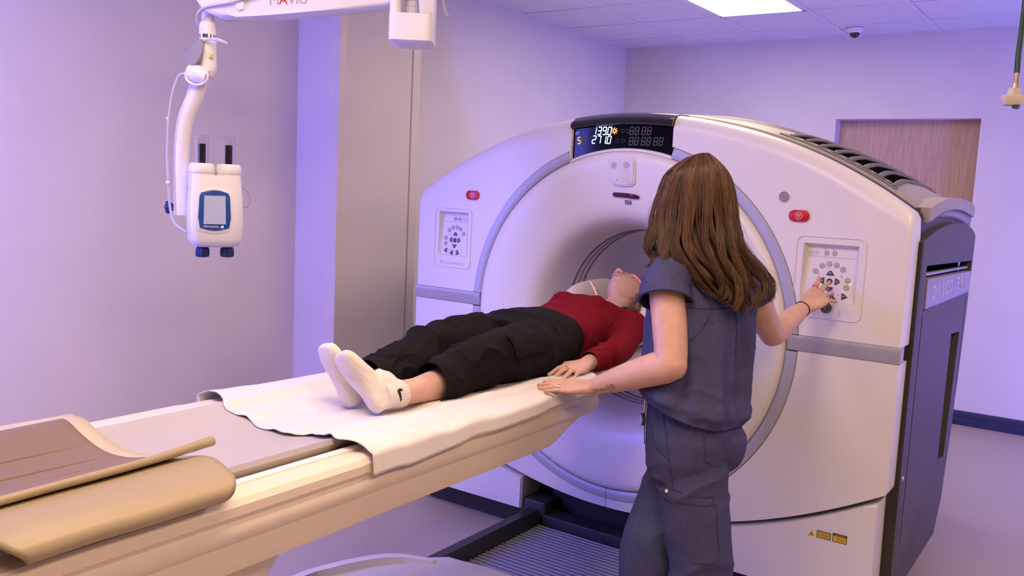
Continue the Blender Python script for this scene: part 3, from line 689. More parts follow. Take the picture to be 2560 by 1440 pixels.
# cradle (concave grey top)
def crad(o): return 0.922+0.55*o*o if abs(o) < 0.20 else 0.944+0.010*math.sin(min(1,(abs(o)-0.20)/0.03)*PI/2)
b = MB(); R = []
os_ = [-0.232,-0.228]+[-0.22+0.44*i/16 for i in range(17)]+[0.228,0.232]
for y in (-0.42,0.5,1.5,2.5,3.3,3.75):
    top = [T(o,y,crad(o) if 0.0 < 1 else 0) for o in os_]; top[0].z -= 0.012; top[-1].z -= 0.012
    R.append(top+[T(0.20,y,0.905),T(0.12,y,0.885),T(-0.12,y,0.885),T(-0.20,y,0.905)])
b.rings(R); b.build('cradle','cradle_grey',table,angle=35)
# side rail along the far ledge
for s in (-1,1): MB().box(T(s*0.262,-0.4,0.931),T(s*0.285,2.2,0.940),0.003).build('side_rail','white_gloss',table)
MB().box(T(-0.345,2.44,0.80),T(0.345,2.30,0.905)).build('nose_core','table_cream',table) if False else None
# pedestal
R = []
for z,w_,y0,y1 in ((0.14,0.27,-0.10,1.05),(0.35,0.25,-0.05,1.12),(0.60,0.245,0.0,1.20),(0.775,0.27,-0.1,1.32)):
    R.append([T(u*2*w_,(y0+y1)/2+v*(y1-y0),z) for u,v in [(p[0],p[1]) for p in rrect(1,1,0.12,4)]])
MB().rings(R).build('pedestal','table_cream',table,angle=40)
# base cover on the floor: fan-shaped hood with a raised lip
def basepts(sc):
    return [(0.36*sc,0.30),(0.36*sc,2.12),(0.34*sc,2.42),(0.28*sc,2.51),(0.10*sc,2.53),(-0.10*sc,2.53),(-0.28*sc,2.52),(-0.40*sc,2.40),(-0.50*sc,2.22),(-0.545*sc,2.05),(-0.545*sc,0.30)]
bp = basepts(1.0)
MB().prism([T(u,y,0.162) for u,y in bp],[T(u,y,0.0) for u,y in bp],0.02,3).build('base_cover','white_plastic',table,angle=50)
lip = [(-0.575,1.2),(-0.57,1.95),(-0.545,2.12),(-0.49,2.27),(-0.41,2.38),(-0.30,2.445),(-0.27,2.45)]
lp = smooth_path([(u,y,0) for u,y in lip],6); n = len(lp); R = []
for i,p in enumerate(lp):
    t = (lp[min(i+1,n-1)]-lp[max(i-1,0)]).normalized(); nn = Vector((t.y,-t.x,0)); e = min(1,((n-1-i)/14)**0.7)
    R.append([Vector((TX0,0,0))+p+nn*a+Vector((0,0,z)) for a,z in ((-0.035*e,0.0),(-0.035*e,0.06+0.05*e),(0.0,0.155+0.018*e),(0.035*e,0.152+0.043*e),(0.055*e+0.004,0.152+0.038*e),(0.058*e+0.006,0.10),(0.058*e+0.006,0.0))])
MB().rings(R).build('base_lip','white_plastic',table,angle=50)
MB().lathe([(0,0.1635),(0.019,0.1635),(0.021,0.1615),(0,0.1615)],T(-0.475+0.0,2.21,0.0),24,axis='z').build('base_hole','key_grey',table)
MB().box(T(-0.52,1.86,0.12),T(-0.35,2.06,0.1645)).build('base_slot','gap_dark',table)
# rails and ribbed mat between base and gantry
base = empty('floor_track', (TX0,2.85,0), 'dark ribbed floor track with black rails between couch base and gantry', 'floor track')
for s in (-1,1):
    MB().prism([T(s*u,2.44,z) for u,z in ((0.318,0.0),(0.318,0.115),(0.330,0.135),(0.372,0.135),(0.385,0.12),(0.385,0.0))],[T(s*u,3.22,z) for u,z in ((0.318,0.0),(0.318,0.115),(0.330,0.135),(0.372,0.135),(0.385,0.12),(0.385,0.0))],0.003,1).build('rail','rubber_dark',base)
    MB().box(T(s*0.29,3.20,0.0),T(s*0.43,3.32,0.175),0.012).build('rail_bracket','rubber_dark',base)
MB().box(T(-0.32,2.44,0.0),T(0.32,3.24,0.068)).build('track_plate','mat_ribbed',base,angle=None)
MB().box(T(-0.32,3.20,0.0),T(0.32,3.30,0.12),0.008).build('end_bar','rubber_dark',base)
rib = MB().box((-0.318,-0.0028,0),(0.318,0.0028,0.005),0.001,1).mesh('rib')
for k in range(28): link('rib', rib, 'mat_rib', base, (TX0,2.46+0.027*k,0.068))
# ================================================================ BED SHEET
def sheet_z(o, y):
    a = abs(o)
    base_ = crad(o) if a < 0.23 else float(np.interp(a,[0.23,0.26,0.33,0.352],[0.951,0.944,0.943,0.938]))
    return base_+0.004
sn = bpy.data.meshes.new('bed_sheet'); V = []; Fc = []
NO, NY = 110, 170
def nz(x,y,z=0.0): return noise.noise(Vector((x,y,z)))
for j in range(NY+1):
    tj = j/NY
    for i in range(NO+1):
        ti = i/NO
        yb = 1.435+tj*(3.58-1.435)
        # foot hem waves
        hem = (1-tj)**6
        far = -0.352; 
        if yb > 2.46: near_len = 0.352-0.10*min(1,(yb-2.46)/0.12)
        else: near_len = 0.352
        drop = float(np.interp(yb,[1.43,1.55,1.63,1.75,2.0,2.43,2.55,2.9,3.6],[0.052,0.056,0.054,0.043,0.038,0.030,0.045,0.05,0.05]))
        if yb > 2.5: far = -0.352+0.10*min(1,(yb-2.46)/0.12)
        dropf = 0.03
        L = (near_len-far)+drop+dropf; s = ti*L
        if s < dropf: o, z = far-0.006, sheet_z(far,yb)-(dropf-s)
        elif s < dropf+near_len-far: o = far+(s-dropf); z = sheet_z(o if abs(o) < 0.352 else 0.352*(1 if o > 0 else -1), yb)
        else:
            d_ = s-dropf-(near_len-far); o = near_len+0.006+0.10*d_; z = sheet_z(near_len,yb)-d_*0.96
        edge = min(1.0, max(0.0,(o+0.352)/0.05)) if o < 0 else 1.0
        w_ = 0.0075*nz(o*7+3,yb*5,1.3)+0.0050*nz(o*16,yb*11,5.1)+0.0018*nz(o*34,yb*26,2.2)
        # long soft ridges running along the couch
        w_ += 0.004*max(0,math.sin(o*26+1.3*math.sin(yb*5)))*max(0,1-abs(yb-1.75)/0.55)
        w_ += 0.010*math.exp(-((o-0.30-0.03*math.sin(yb*6))/0.03)**2)*math.exp(-((yb-1.95)/0.35)**2)
        x = TX0+o+(0.010*nz(yb*9,4.0,o*3) if o > near_len else 0)
        y = yb+hem*(0.016*nz(o*6.0,3.3,1.0)+0.020*nz(o*13,8.1,2.0)+(-0.02 if o > 0.2 else 0)+0.05*math.exp(-((o+0.31)/0.07)**2))
        # lifted far corner curl and waves of the hem
        z += max(-0.002,w_)+hem*(0.016*math.exp(-((o+0.30)/0.05)**2)+0.016*max(0,nz(o*9.0,5.7,4.0))+0.010*max(0,nz(o*21,1.7,6.0)))
        V.append((x,y,z))
for j in range(NY):
    for i in range(NO): 
        a = j*(NO+1)+i; Fc.append((a,a+1,a+NO+2,a+NO+1))
sn.from_pydata(V,[],Fc); sn.polygons.foreach_set('use_smooth',[True]*len(sn.polygons))
sheet = link('bed_sheet', sn, 'sheet_cotton'); tag(sheet, 'white cotton sheet spread on the couch under the patient', 'sheet')
md = sheet.modifiers.new('thick','SOLIDIFY'); md.thickness = 0.0016; md.offset = 1
# hem stitch line of the sheet
hp = [Vector(V[6*(NO+1)+i])+Vector((0,0,0.0030)) for i in range(12,NO-14)]
pass
# ================================================================ HEAD SUPPORT
hs = MB(); R = []
pf = [(-0.205,1.00),(-0.212,1.10),(-0.200,1.165),(-0.165,1.172),(-0.135,1.125),(-0.10,1.055),(-0.05,1.015),(0.0,1.005),(0.05,1.015),(0.10,1.055),(0.135,1.105),(0.165,1.125),(0.200,1.120),(0.212,1.07),(0.205,1.00)]
for y,k,dz in ((3.00,0.35,-0.012),(3.06,0.72,-0.004),(3.12,0.93,0.002),(3.20,1.0,0.008),(3.42,1.0,0.012),(3.50,0.95,0.004)):
    ring = []
    for o,z in pf: ring.append(T(o*0.97+0.003*nz(o*20,y*14,2), y+0.012*nz(o*9,z*9,7), 0.955+(z-0.955)*k+dz+0.004*nz(o*18,y*16,1)))
    R.append(ring+[T(0.2,y,0.948),T(-0.2,y,0.948)])
hd = hs.rings(R).build('head_rest','sheet_cotton',None,angle=70); tag(hd, 'white cloth-covered head rest at the mouth of the bore', 'head rest')
s_ = hd.modifiers.new('s','SUBSURF'); s_.levels = 2; s_.render_levels = 2
# ================================================================ FOLDED VINYL PAD
pad = empty('folded_pad', (TX0,0.75,0.96), 'folded beige vinyl pad with brown cloth lining on the foot of the couch', 'pad')
def ribbon(path, y0f, y1f, th, name, m, ny=26, amp=0.003, parent=pad, lo=0.0, hi=1.0):
    """sheet of thickness th: cross-section path (o,z) swept along y between y0f(t) and y1f(t)"""
    P = smooth_path([(o,0,z) for o,z in path],8); n = len(P); i0, i1 = int(lo*(n-1)), int(hi*(n-1))
    V = []; Fq = []; m_ = i1-i0+1
    for i in range(i0,i1+1):
        t = i/(n-1); a, b_ = y0f(t), y1f(t)
        for j in range(ny+1):
            q = j/ny; y = a+(b_-a)*q
            V.append((TX0+P[i].x+amp*nz(P[i].x*9,y*4,3.0), y, P[i].z+amp*nz(P[i].x*11,y*6,9.0)))
    for i in range(m_-1):
        for j in range(ny): 
            k = i*(ny+1)+j; Fq.append((k,k+1,k+ny+2,k+ny+1))
    me = bpy.data.meshes.new(name); me.from_pydata(V,[],Fq); me.polygons.foreach_set('use_smooth',[True]*len(me.polygons))
    o = link(name, me, m, parent); md = o.modifiers.new('thick','SOLIDIFY'); md.thickness = th; md.offset = 0
    return o
Y0 = lambda t: 0.18+0.34*t
# lower fold: comes out from under, loops at the near edge and goes back
low = [(0.02,0.952),(0.14,0.958),(0.26,0.951),(0.33,0.948),(0.368,0.950),(0.384,0.962),(0.380,0.978),(0.355,0.989),(0.31,0.994),(0.26,0.992),(0.20,0.982),(0.10,0.966)]
ribbon(low, lambda t: 0.625+0.03*math.sin(t*6), lambda t: 1.005+0.075*max(0,1-abs(t-0.9)/0.5), 0.007, 'lower_fold','vinyl_beige')
ups = [(-0.375,0.936),(-0.345,0.962),(-0.30,0.968),(-0.235,0.974),(-0.15,0.962),(-0.06,0.952),(0.04,0.957),(0.13,0.978),(0.18,0.993),(0.205,1.000)]
ye = lambda t: 1.085+0.045*math.cos(t*PI*1.1)*0.6-0.02*math.sin(t*PI)
ribbon(ups, lambda t: 0.10+0.52*t, ye, 0.006, 'upper_flap','vinyl_border')
lup = [(o,z+0.0042) for o,z in ups]
ribbon(lup, lambda t: 0.12+0.52*t, lambda t: ye(t)-0.032-0.008*math.sin(t*PI), 0.003, 'cloth_lining','lining_brown', lo=0.27, hi=0.99)
# rolled edge of the upper flap
b = MB(); b.tube([T(0.212+0.004,0.62,1.000),T(0.212,0.75,1.001),T(0.205,0.95,1.002),T(0.190,1.115,1.006)],[0.0085,0.0080,0.0080,0.0105],12,6); b.build('rolled_edge','vinyl_beige',pad)
for k,o in enumerate((-0.10,0.0,0.085)):
    z = float(np.interp(o,[p[0] for p in ups],[p[1] for p in ups])); b = MB(); b.tube([T(o-0.002*math.sin(y*9+k),y,z+0.0030) for y in np.linspace(0.45,1.0,12)],[0.0015,0.0046,0.0046,0.0015],8,2); b.build('lining_crease','lining_brown',pad)
# ================================================================ CONTRAST INJECTOR ON CEILING ARM
mat('injector_white', (0.76,0.74,0.73), 0.35, var=0.015)
mat('knob_blue', (0.012,0.03,0.11), 0.4)
mat('bezel_blue', (0.01,0.07,0.30), 0.35, coat=0.3)
mat('injector_screen', (0.42,0.46,0.62), 0.2, emit=(0.45,0.52,0.85), estr=0.12, coat=0.5)
mat('clear_tube', (0.95,0.95,0.98), 0.03, trans=1.0, ior=1.2)
mat('plunger_black', (0.008,0.008,0.008), 0.25)
mat('cable_grey', (0.50,0.49,0.52), 0.5)
SI = 3.2/2205.0
IO = Vector((-2.72,2.012,1.446)); IU = Vector((0.8165,0.5773,0)); IN = Vector((0.5773,-0.8165,0))   # right, towards room
def I(px,py,d=0.0): return IO+IU*((px-545)*SI)+Vector((0,0,1))*((510-py)*SI)+IN*d
inj = empty('contrast_injector', I(1030,-60), 'white ceiling-mounted contrast injector with two syringes hanging on a jointed arm', 'injector')
# ceiling unit
cu0 = [(-0.075,-0.06),(0.075,-0.06),(0.075,0.06),(-0.075,0.06)]
def unit(px0,px1,py0,py1,d0,d1,name,m,bev=0.006):
    b = MB(); q = [I(px0,py0,d0),I(px1,py0,d0),I(px1,py1,d0),I(px0,py1,d0)]; q2 = [I(px0,py0,d1),I(px1,py0,d1),I(px1,py1,d1),I(px0,py1,d1)]
    b.prism(q,q2,bev,2,backbev=True); return b.build(name,m,inj)
b = MB(); 
oc = lambda k,cx,w_: [(cx+w_*u,v) for u,v in ((-0.5,-0.32),(-0.32,-0.5),(0.32,-0.5),(0.5,-0.32),(0.5,0.32),(0.32,0.5),(-0.32,0.5),(-0.5,0.32))]
R = []
for py,k in ((106,0.80),(98,1.0),(36,1.0)):
    R.append([I(1020+105*k*u,py,0.03+0.15*k*v) for u,v in rrect(1,1,0.14,4)])
MB().rings(R).build('unit_base','injector_white',inj,angle=40)
MB().tube([I(982,40,0.08),I(982,-320,0.08)],0.020,16,2).build('unit_post','injector_white',inj)
MB().lathe([(0,0),(0.030,0),(0.030,0.03),(0.026,0.034),(0.026,0.05),(0.028,0.052),(0.028,0.062),(0.025,0.065),(0.025,0.8),(0,0.8)],I(1022,40,0.06),24,axis='z').build('spindle','silver_trim',inj)
MB().prism([I(px,py,0.10) for px,py in ((1040,36),(1071,36),(1071,-340),(1030,-340),(1030,-60))],[I(px,py,-0.05) for px,py in ((1040,36),(1071,36),(1071,-340),(1030,-340),(1030,-60))],0.006,2).build('unit_shell','injector_white',inj)
MB().box(I(1020,-340,0)-Vector((0.18,0.18,0)),Vector((I(1020,0,0).x+0.18,I(1020,0,0).y+0.18,CH))).build('ceiling_mount','injector_white',inj)
MB().tube([I(1085,-40,-0.02),I(1092,5,-0.01),I(1104,27,0)],[0.004,0.004,0.003],8,5).build('loose_cable','cable_grey',inj)
# beam
def beam(z0,z1,d0,d1,name,m):
    pass
bt = [(500,-55),(530,-75),(985,-120),(985,10),(880,24),(680,50),(600,58),(556,60),(516,46),(498,20)]
beam_o = MB().prism([I(px,py,0.055) for px,py in bt],[I(px,py,-0.055) for px,py in bt],0.014,3,backbev=True).build('arm_beam','injector_white',inj,angle=40)
FB = lambda u,v,d=0: I(716,14,0.0558)+IU*(u*1.0)+Vector((0,0,1))*(v+u*0.085)+IN*d
for k,(ch,mm) in enumerate((('M','print_grey'),('A','red_button'),('V','print_grey'),('I','print_grey'),('G','print_grey'))):
    uu = (-0.040,-0.008,0.020,0.040,0.060)[k]
    text('beam_letter',ch,FB,0.045,mm,beam_o,0.0,0.0005,ax=uu,ay=0.0)
MB().prism([I(px,py,0.062) for px,py in ((597,-30),(617,-32),(618,40),(605,44),(599,38))],[I(px,py,-0.06) for px,py in ((597,-30),(617,-32),(618,40),(605,44),(599,38))],0.004,2).build('cable_strap','white_gloss',inj)
MB().tube([I(690,0,0.062),I(640,10,0.066),I(580,28,0.064),I(530,38,0.060),I(505,52,0.045),I(497,72,0.02),I(503,85,0.0)],0.0048,10,6).build('beam_cable','cable_grey',inj)
MB().lathe([(0,0),(0.018,0),(0.026,0.008),(0.026,0.02)],I(945,8,0.02),20,axis='z').build('beam_pivot','plate_grey',inj)
# drop post
def post(c0,r0,c1,r1,name,m): 
    b = MB(); b.tube([I(*c0),I(*c1)],[r0,r1],24,2); return b.build(name,m,inj)
pst = MB().tube([I(518,46),I(517,66),I(517,70),I(518,100)],[0.020,0.021,0.029,0.0295],24,1).build('drop_post','injector_white',inj)
MB().tube([I(518,98),I(518,107)],0.0300,24,2).build('post_ring','chrome',inj)
MB().tube([I(518,107),I(519,160),I(519,180),I(517,196)],[0.0295,0.0295,0.030,0.024],24,3).build('lower_post','injector_white',inj)
MB().box(I(509,86,0.0275),I(511,88.5,0.0295)).build('post_screw','gap_dark',pst)
# joint clamp with lever
MB().prism([I(px,py,0.05) for px,py in ((498,118),(512,112),(517,124),(515,140),(510,162),(496,176),(478,168),(474,150),(484,138))],[I(px,py,0.02) for px,py in ((498,118),(512,112),(517,124),(515,140),(510,162),(496,176),(478,168),(474,150),(484,138))],0.002,1).build('joint_clamp','plate_grey',inj)
MB().tube([I(515,116,0.035),I(535,112,0.045),I(556,114,0.05),I(577,121,0.05)],[0.004,0.0045,0.007,0.004],10,5,flat=0.6).build('clamp_lever','cable_grey',inj)
FL = lambda u,v,d=0: I(528,148,0.0265)+IU*u+Vector((0,0,1))*v+IN*d
MB().prism([FL(-0.012,-0.012,0.003),FL(0.012,-0.012,0.0),FL(0.012,0.012,0.0),FL(-0.012,0.012,0.003)],[FL(-0.012,-0.012,0),FL(0.012,-0.012,-0.004),FL(0.012,0.012,-0.004),FL(-0.012,0.012,0)]).build('warning_label','keypad_white',inj)
MB().prism([FL(0.0,-0.010,0.004),FL(0.012,-0.011,0.0025),FL(0.009,0.004,0.003)],[FL(0.0,-0.010,0),FL(0.012,-0.011,0),FL(0.009,0.004,0)]).build('warning_triangle','label_yellow',inj)
# elbow joint
MB().tube([I(478,190,0.03),I(500,196,0.03),I(524,203,0.03)],[0.026,0.032,0.026],20,3).build('elbow_joint','injector_white',inj)
ring = []
for k in range(17):
    a = 2*PI*k/16; ring.append(I(502+27*math.cos(a),200+22*math.sin(a),0.045))
MB().tube(ring,0.0045,8,1,cap=False).build('joint_ring','injector_white',inj)
MB().tube([I(500,205),I(486,250),I(466,300),I(458,345),I(455,400),I(455,470),I(455,540)],[0.030,0.0295,0.0285,0.0275,0.027,0.027,0.0265],24,5).build('arm_tube','injector_white',inj)
MB().tube([I(490,196,0.04),I(462,200,0.045),I(446,235,0.045),I(436,280,0.04),I(430,330,0.035),I(427,400,0.03),I(430,470,0.03),I(435,530,0.03),I(445,560,0.03),I(474,582,0.03)],0.0045,10,6).build('arm_cable','cable_grey',inj)
for py in (305,460): MB().tube([I(430 if py < 400 else 429,py-3,0.034),I(430 if py < 400 else 429,py+3,0.034)],0.0062,10,2).build('cable_clip','white_gloss',inj)
b = MB(); R = []
for k,(px,r) in enumerate(((416,0.016),(420,0.021),(427,0.021),(431,0.014))):
    R.append([I(px,522)+IN*((r+0.003*math.cos(5*a))*math.cos(a))+Vector((0,0,1))*((r+0.003*math.cos(5*a))*math.sin(a)) for a in [2*PI*j/30 for j in range(30)]])
b.rings(R); b.build('star_knob','knob_blue',inj,angle=50)
MB().tube([I(466,522,0.0),I(474,524,0.0),I(486,524,0.0)],[0.012,0.016,0.013],16,3).build('swivel_pin','injector_white',inj)
# head: frame turned so the right side shows
hc = I(543,505,0.02); HU = (IU*0.90-IN*0.0+IN*-0.435).normalized(); HU = (IU*0.88+IN*(-0.47)).normalized(); HN = Vector((0,0,1)).cross(HU)*-1
if HN.dot(IN) < 0: HN = -HN
def H(u,v,d=0.0): return hc+HU*u+Vector((0,0,1))*v+HN*d
secs = [(-0.158,0.060,0.040),(-0.150,0.080,0.052),(-0.130,0.090,0.060),(-0.06,0.093,0.062),(0.02,0.090,0.058),(0.07,0.086,0.052),(0.098,0.083,0.048)]
R = []
for v,w_,d_ in secs: R.append([H(2*w_*u,v,2*d_*q) for u,q in rrect(1,1,0.22,5)])
MB().rings(R).build('injector_head','injector_white',inj,angle=45)
for s in (-1,1):
    cxu = s*0.046; tl = s*0.0
    def Cc(v, r, n_=28): return [H(cxu+r*math.cos(2*PI*j/n_), v, r*math.sin(2*PI*j/n_)) for j in range(n_)]
    MB().rings([Cc(0.05,0.046),Cc(0.104,0.046),Cc(0.106,0.047),Cc(0.128,0.044),Cc(0.137,0.040),Cc(0.139,0.036)]).build('syringe_collar','injector_white',inj,angle=35)
    MB().rings([Cc(0.104,0.0467),Cc(0.1052,0.0467)]).build('collar_seam','print_grey',inj)
    jr = 0.0245
    tb_ = MB(); tb_.rings([Cc(0.138,jr),Cc(0.235,jr),Cc(0.237,jr-0.002),Cc(0.235,jr-0.0025),Cc(0.138,jr-0.0025)],True,False); tb_.build('syringe_barrel','clear_tube',inj,angle=35)
    MB().rings([Cc(0.138,0.0125),Cc(0.205,0.0125),Cc(0.207,0.011)]).build('plunger','plunger_black',inj,angle=35)
    # fill knobs underneath
    R = []
    for v,r in ((-0.158,0.016),(-0.164,0.022),(-0.170,0.0235),(-0.188,0.0235),(-0.194,0.021),(-0.196,0.012)):
        R.append([H(s*0.043+(r+0.0012*math.cos(14*a))*math.cos(a),v-0.001,(r+0.0012*math.cos(14*a))*math.sin(a)) for a in [2*PI*j/56 for j in range(56)]])
    MB().rings(R).build('fill_knob','knob_blue',inj,angle=40)
bz = [(-0.052,0.045),(-0.046,0.058),(-0.02,0.066),(0.0,0.0675),(0.02,0.066),(0.046,0.058),(0.052,0.045),(0.056,-0.03),(0.050,-0.066),(0.020,-0.074),(0.0,-0.0755),(-0.020,-0.074),(-0.050,-0.066),(-0.056,-0.03)]
def HF(u,v,d=0): return H(u-0.012,v-0.022,0.0605+d)
MB().prism([HF(u*1.16,v*1.12-0.003,0.002) for u,v in bz],[HF(u*1.16,v*1.12-0.003,-0.03) for u,v in bz],0.003,2).build('screen_surround','injector_white',inj,angle=40)
bez = MB().prism([HF(u,v,0.005) for u,v in bz],[HF(u,v,-0.02) for u,v in bz],0.002,2).build('screen_bezel','bezel_blue',inj,angle=40)
MB().prism([HF(u,v,0.0062) for u,v in ((-0.036,0.048),(0.036,0.048),(0.038,-0.052),(-0.038,-0.052))],[HF(u,v,0.0) for u,v in ((-0.036,0.048),(0.036,0.048),(0.038,-0.052),(-0.038,-0.052))]).build('touch_screen','injector_screen',bez)
text('bezel_lettering','OptiVantage',HF,0.0105,'keypad_white',bez,0.0054,0.0002,rot=PI,ax=-0.012,ay=-0.0615)
MB().prism([HF(u,v,0.0056) for u,v in ((0.021,-0.057),(0.031,-0.057),(0.031,-0.066),(0.021,-0.066))],[HF(u,v,0.004) for u,v in ((0.021,-0.057),(0.031,-0.057),(0.031,-0.066),(0.021,-0.066))]).build('bezel_logo','keypad_white',bez)
MB().tube([H(0.090,0.060,-0.02),H(0.115,0.045,-0.02),H(0.128,0.012,-0.02),H(0.118,-0.012,-0.02),H(0.092,-0.016,-0.02)],0.0016,8,6).build('heater_wire','print_grey',inj)
# ================================================================ HANGING CONNECTOR
mat('hose_green', (0.006,0.055,0.042), 0.4, bump=0.2, bscale=300)
mat('brass', (0.55,0.42,0.28), 0.3, metal=0.9)
mat('connector_cream', (0.62,0.55,0.44), 0.5)
hz = empty('hanging_connector', (-0.30,2.80,2.80), 'dark green hose hanging from the ceiling with a cream plug at its end', 'hose')
cu = [Vector((-0.300,2.760,1.925)),Vector((-0.302,2.766,1.975)),Vector((-0.302,2.775,2.03)),Vector((-0.303,2.790,2.12)),Vector((-0.306,2.800,2.25)),Vector((-0.31,2.806,2.5)),Vector((-0.31,2.806,2.80))]
MB().tube(cu,0.0075,14,6).build('hose','hose_green',hz)
MB().tube([(-0.3005,2.759,1.897),(-0.3002,2.760,1.928)],[0.0062,0.0062],14,2).build('ferrule','brass',hz)
MB().tube([(-0.3008,2.758,1.884),(-0.3005,2.759,1.897)],[0.0105,0.0085],14,2).build('swivel_nut','brass',hz)
def Q(u,v,d=0.0): return Vector((-0.301,2.757,1.862))+IU*u+Vector((0,0,1))*v+IN*d
pc = MB(); pc.rings([[Q(2*a*w_,v,2*b_*w_) for a,b_ in rrect(1,1,0.2,4)] for v,w_ in ((0.022,0.012),(0.004,0.0145),(0.0,0.0145))]); pc.build('plug_neck','connector_cream',hz,angle=40)
ho = [(-0.032,-0.020),(0.014,-0.022),(0.034,0.006),(0.026,0.022),(-0.020,0.022),(-0.034,0.004)]
MB().prism([Q(a,0.002,-b_) for a,b_ in ho],[Q(a*0.8,-0.024,-b_*0.9) for a,b_ in ho],0.003,2,backbev=True).build('plug_body','connector_cream',hz)
MB().box(Q(-0.010,-0.023,0.014),Q(0.020,-0.032,-0.002)).build('plug_face','hose_green',hz)
# ================================================================ PEOPLE: helpers
mat('skin', (0.56,0.34,0.25), 0.48, var=0.07, scale=30, bump=0.06, bscale=500, sub=0.12)
mat('skin_pale', (0.60,0.37,0.29), 0.45, var=0.06, scale=30, bump=0.06, bscale=500, sub=0.12)
mat('nail', (0.62,0.33,0.28), 0.3, var=0.02)
mat('lip', (0.46,0.20,0.17), 0.4, var=0.05)
mat('lash', (0.03,0.018,0.014), 0.6)
mat('scrub_navy', (0.056,0.058,0.130), 0.85, spec=0.2, var=0.10, scale=90, bump=0.35, bscale=900)
mat('scrub_seam', (0.026,0.030,0.066), 0.9)
mat('trouser_black', (0.0085,0.007,0.0072), 0.85, spec=0.16, var=0.2, scale=40, bump=0.3, bscale=700)
mat('red_knit', (0.185,0.003,0.012), 0.85, spec=0.2, var=0.12, scale=120, bump=0.4, bscale=1100)
mat('sock_white', (0.74,0.68,0.61), 0.9, var=0.04, scale=50, bump=0.6, bscale=800, sheen=0.2)
mat('print_black', (0.008,0.008,0.009), 0.6)
mat('gold', (0.75,0.50,0.22), 0.22, metal=1.0)
mat('silver', (0.75,0.74,0.74), 0.2, metal=1.0)
mat('orange_band', (0.60,0.16,0.01), 0.5)
mat('tattoo_ink', (0.05,0.045,0.045), 0.6)
for nm,c in (('hair_brown_a',(0.105,0.047,0.020)),('hair_brown_b',(0.165,0.080,0.036)),('hair_brown_c',(0.052,0.023,0.010)),('hair_blond_a',(0.36,0.25,0.13)),('hair_blond_b',(0.24,0.155,0.075)),('hair_blond_c',(0.13,0.08,0.045))):
    mat(nm, c, 0.36, var=0.25, scale=40, stretch=(1,1,0.1))
def ell(c, a1, r1, a2, r2, n=24, p=2.0):
    c = Vector(c); a1 = Vector(a1).normalized(); a2 = Vector(a2).normalized(); R = []
    for j in range(n):
        t = 2*PI*j/n; ca, sa = math.cos(t), math.sin(t)
        if p != 2.0: ca = math.copysign(abs(ca)**(2/p),ca); sa = math.copysign(abs(sa)**(2/p),sa)
        R.append(c+a1*(r1*ca)+a2*(r2*sa))
    return R
def blob(b, c, r, ax=None, n=14):
    """ellipsoid with radii r along the axes ax"""
    ax = ax or (Vector((1,0,0)),Vector((0,1,0)),Vector((0,0,1))); c = Vector(c); R = []
    for i in range(1,n):
        f = PI*i/n; R.append([c+ax[0]*(r[0]*math.sin(f)*math.cos(2*PI*j/(2*n)))+ax[1]*(r[1]*math.sin(f)*math.sin(2*PI*j/(2*n)))+ax[2]*(r[2]*math.cos(f)) for j in range(2*n)])
    b.rings(R)
def fuse(name, b, voxel, smooth=6, factor=0.5, disp=None, caps=(), thick=0.0):
    """voxel-fuse the closed shells in b to one continuous surface, smooth it, optionally displace and open the caps"""
    recalc(b.bm); me = bpy.data.meshes.new(name); b.bm.to_mesh(me); b.bm.free()
    o = bpy.data.objects.new(name, me); COL.objects.link(o)
    md = o.modifiers.new('r','REMESH'); md.mode = 'VOXEL'; md.voxel_size = voxel; md.use_smooth_shade = True
    if smooth: s = o.modifiers.new('s','SMOOTH'); s.factor = factor; s.iterations = smooth
    dg = bpy.context.evaluated_depsgraph_get(); m2 = bpy.data.meshes.new_from_object(o.evaluated_get(dg)); bpy.data.objects.remove(o)
    n = len(m2.vertices)
    if disp:
        co = np.empty(n*3); no = np.empty(n*3); m2.vertices.foreach_get('co',co); m2.vertices.foreach_get('normal',no)
        co = co.reshape(-1,3); no = no.reshape(-1,3); dd = disp(co,no)
        for (pc,pn,pr,*md_) in caps:                # calm the cloth next to an opening
            v = co-np.array(pc); near = np.linalg.norm(v,axis=1) < pr*1.15; t = np.clip((-(v@np.array(pn))-0.004)/0.03,0.12,1); dd = np.where(near,dd*t,dd)
        co += no*dd[:,None]; m2.vertices.foreach_set('co',co.ravel())
    if caps:                                        # cut the openings clean
        bm = bmesh.new(); bm.from_mesh(m2)
        for (pc,pn,pr,*md_) in caps:
            if md_:
                kill = [f for f in bm.faces if (f.calc_center_median()-Vector(pc)).dot(Vector(pn)) > -voxel and f.normal.dot(Vector(pn)) > 0.55 and (f.calc_center_median()-Vector(pc)).length < pr]
                bmesh.ops.delete(bm, geom=kill, context='FACES'); continue
            pl = Vector(pc)-Vector(pn)*(voxel*2.2); fs = [f for f in bm.faces if (f.calc_center_median()-Vector(pc)).length < pr and (f.calc_center_median()-pl).dot(Vector(pn)) > -voxel*2]
            es = set(e for f in fs for e in f.edges); vs_ = set(v for f in fs for v in f.verts)
            bmesh.ops.bisect_plane(bm, geom=list(vs_)+list(es)+fs, plane_co=pl, plane_no=Vector(pn), clear_outer=True)
        bm.to_mesh(m2); bm.free()
    m2.polygons.foreach_set('use_smooth',[True]*len(m2.polygons)); m2.materials.clear(); m2.update()
    return m2
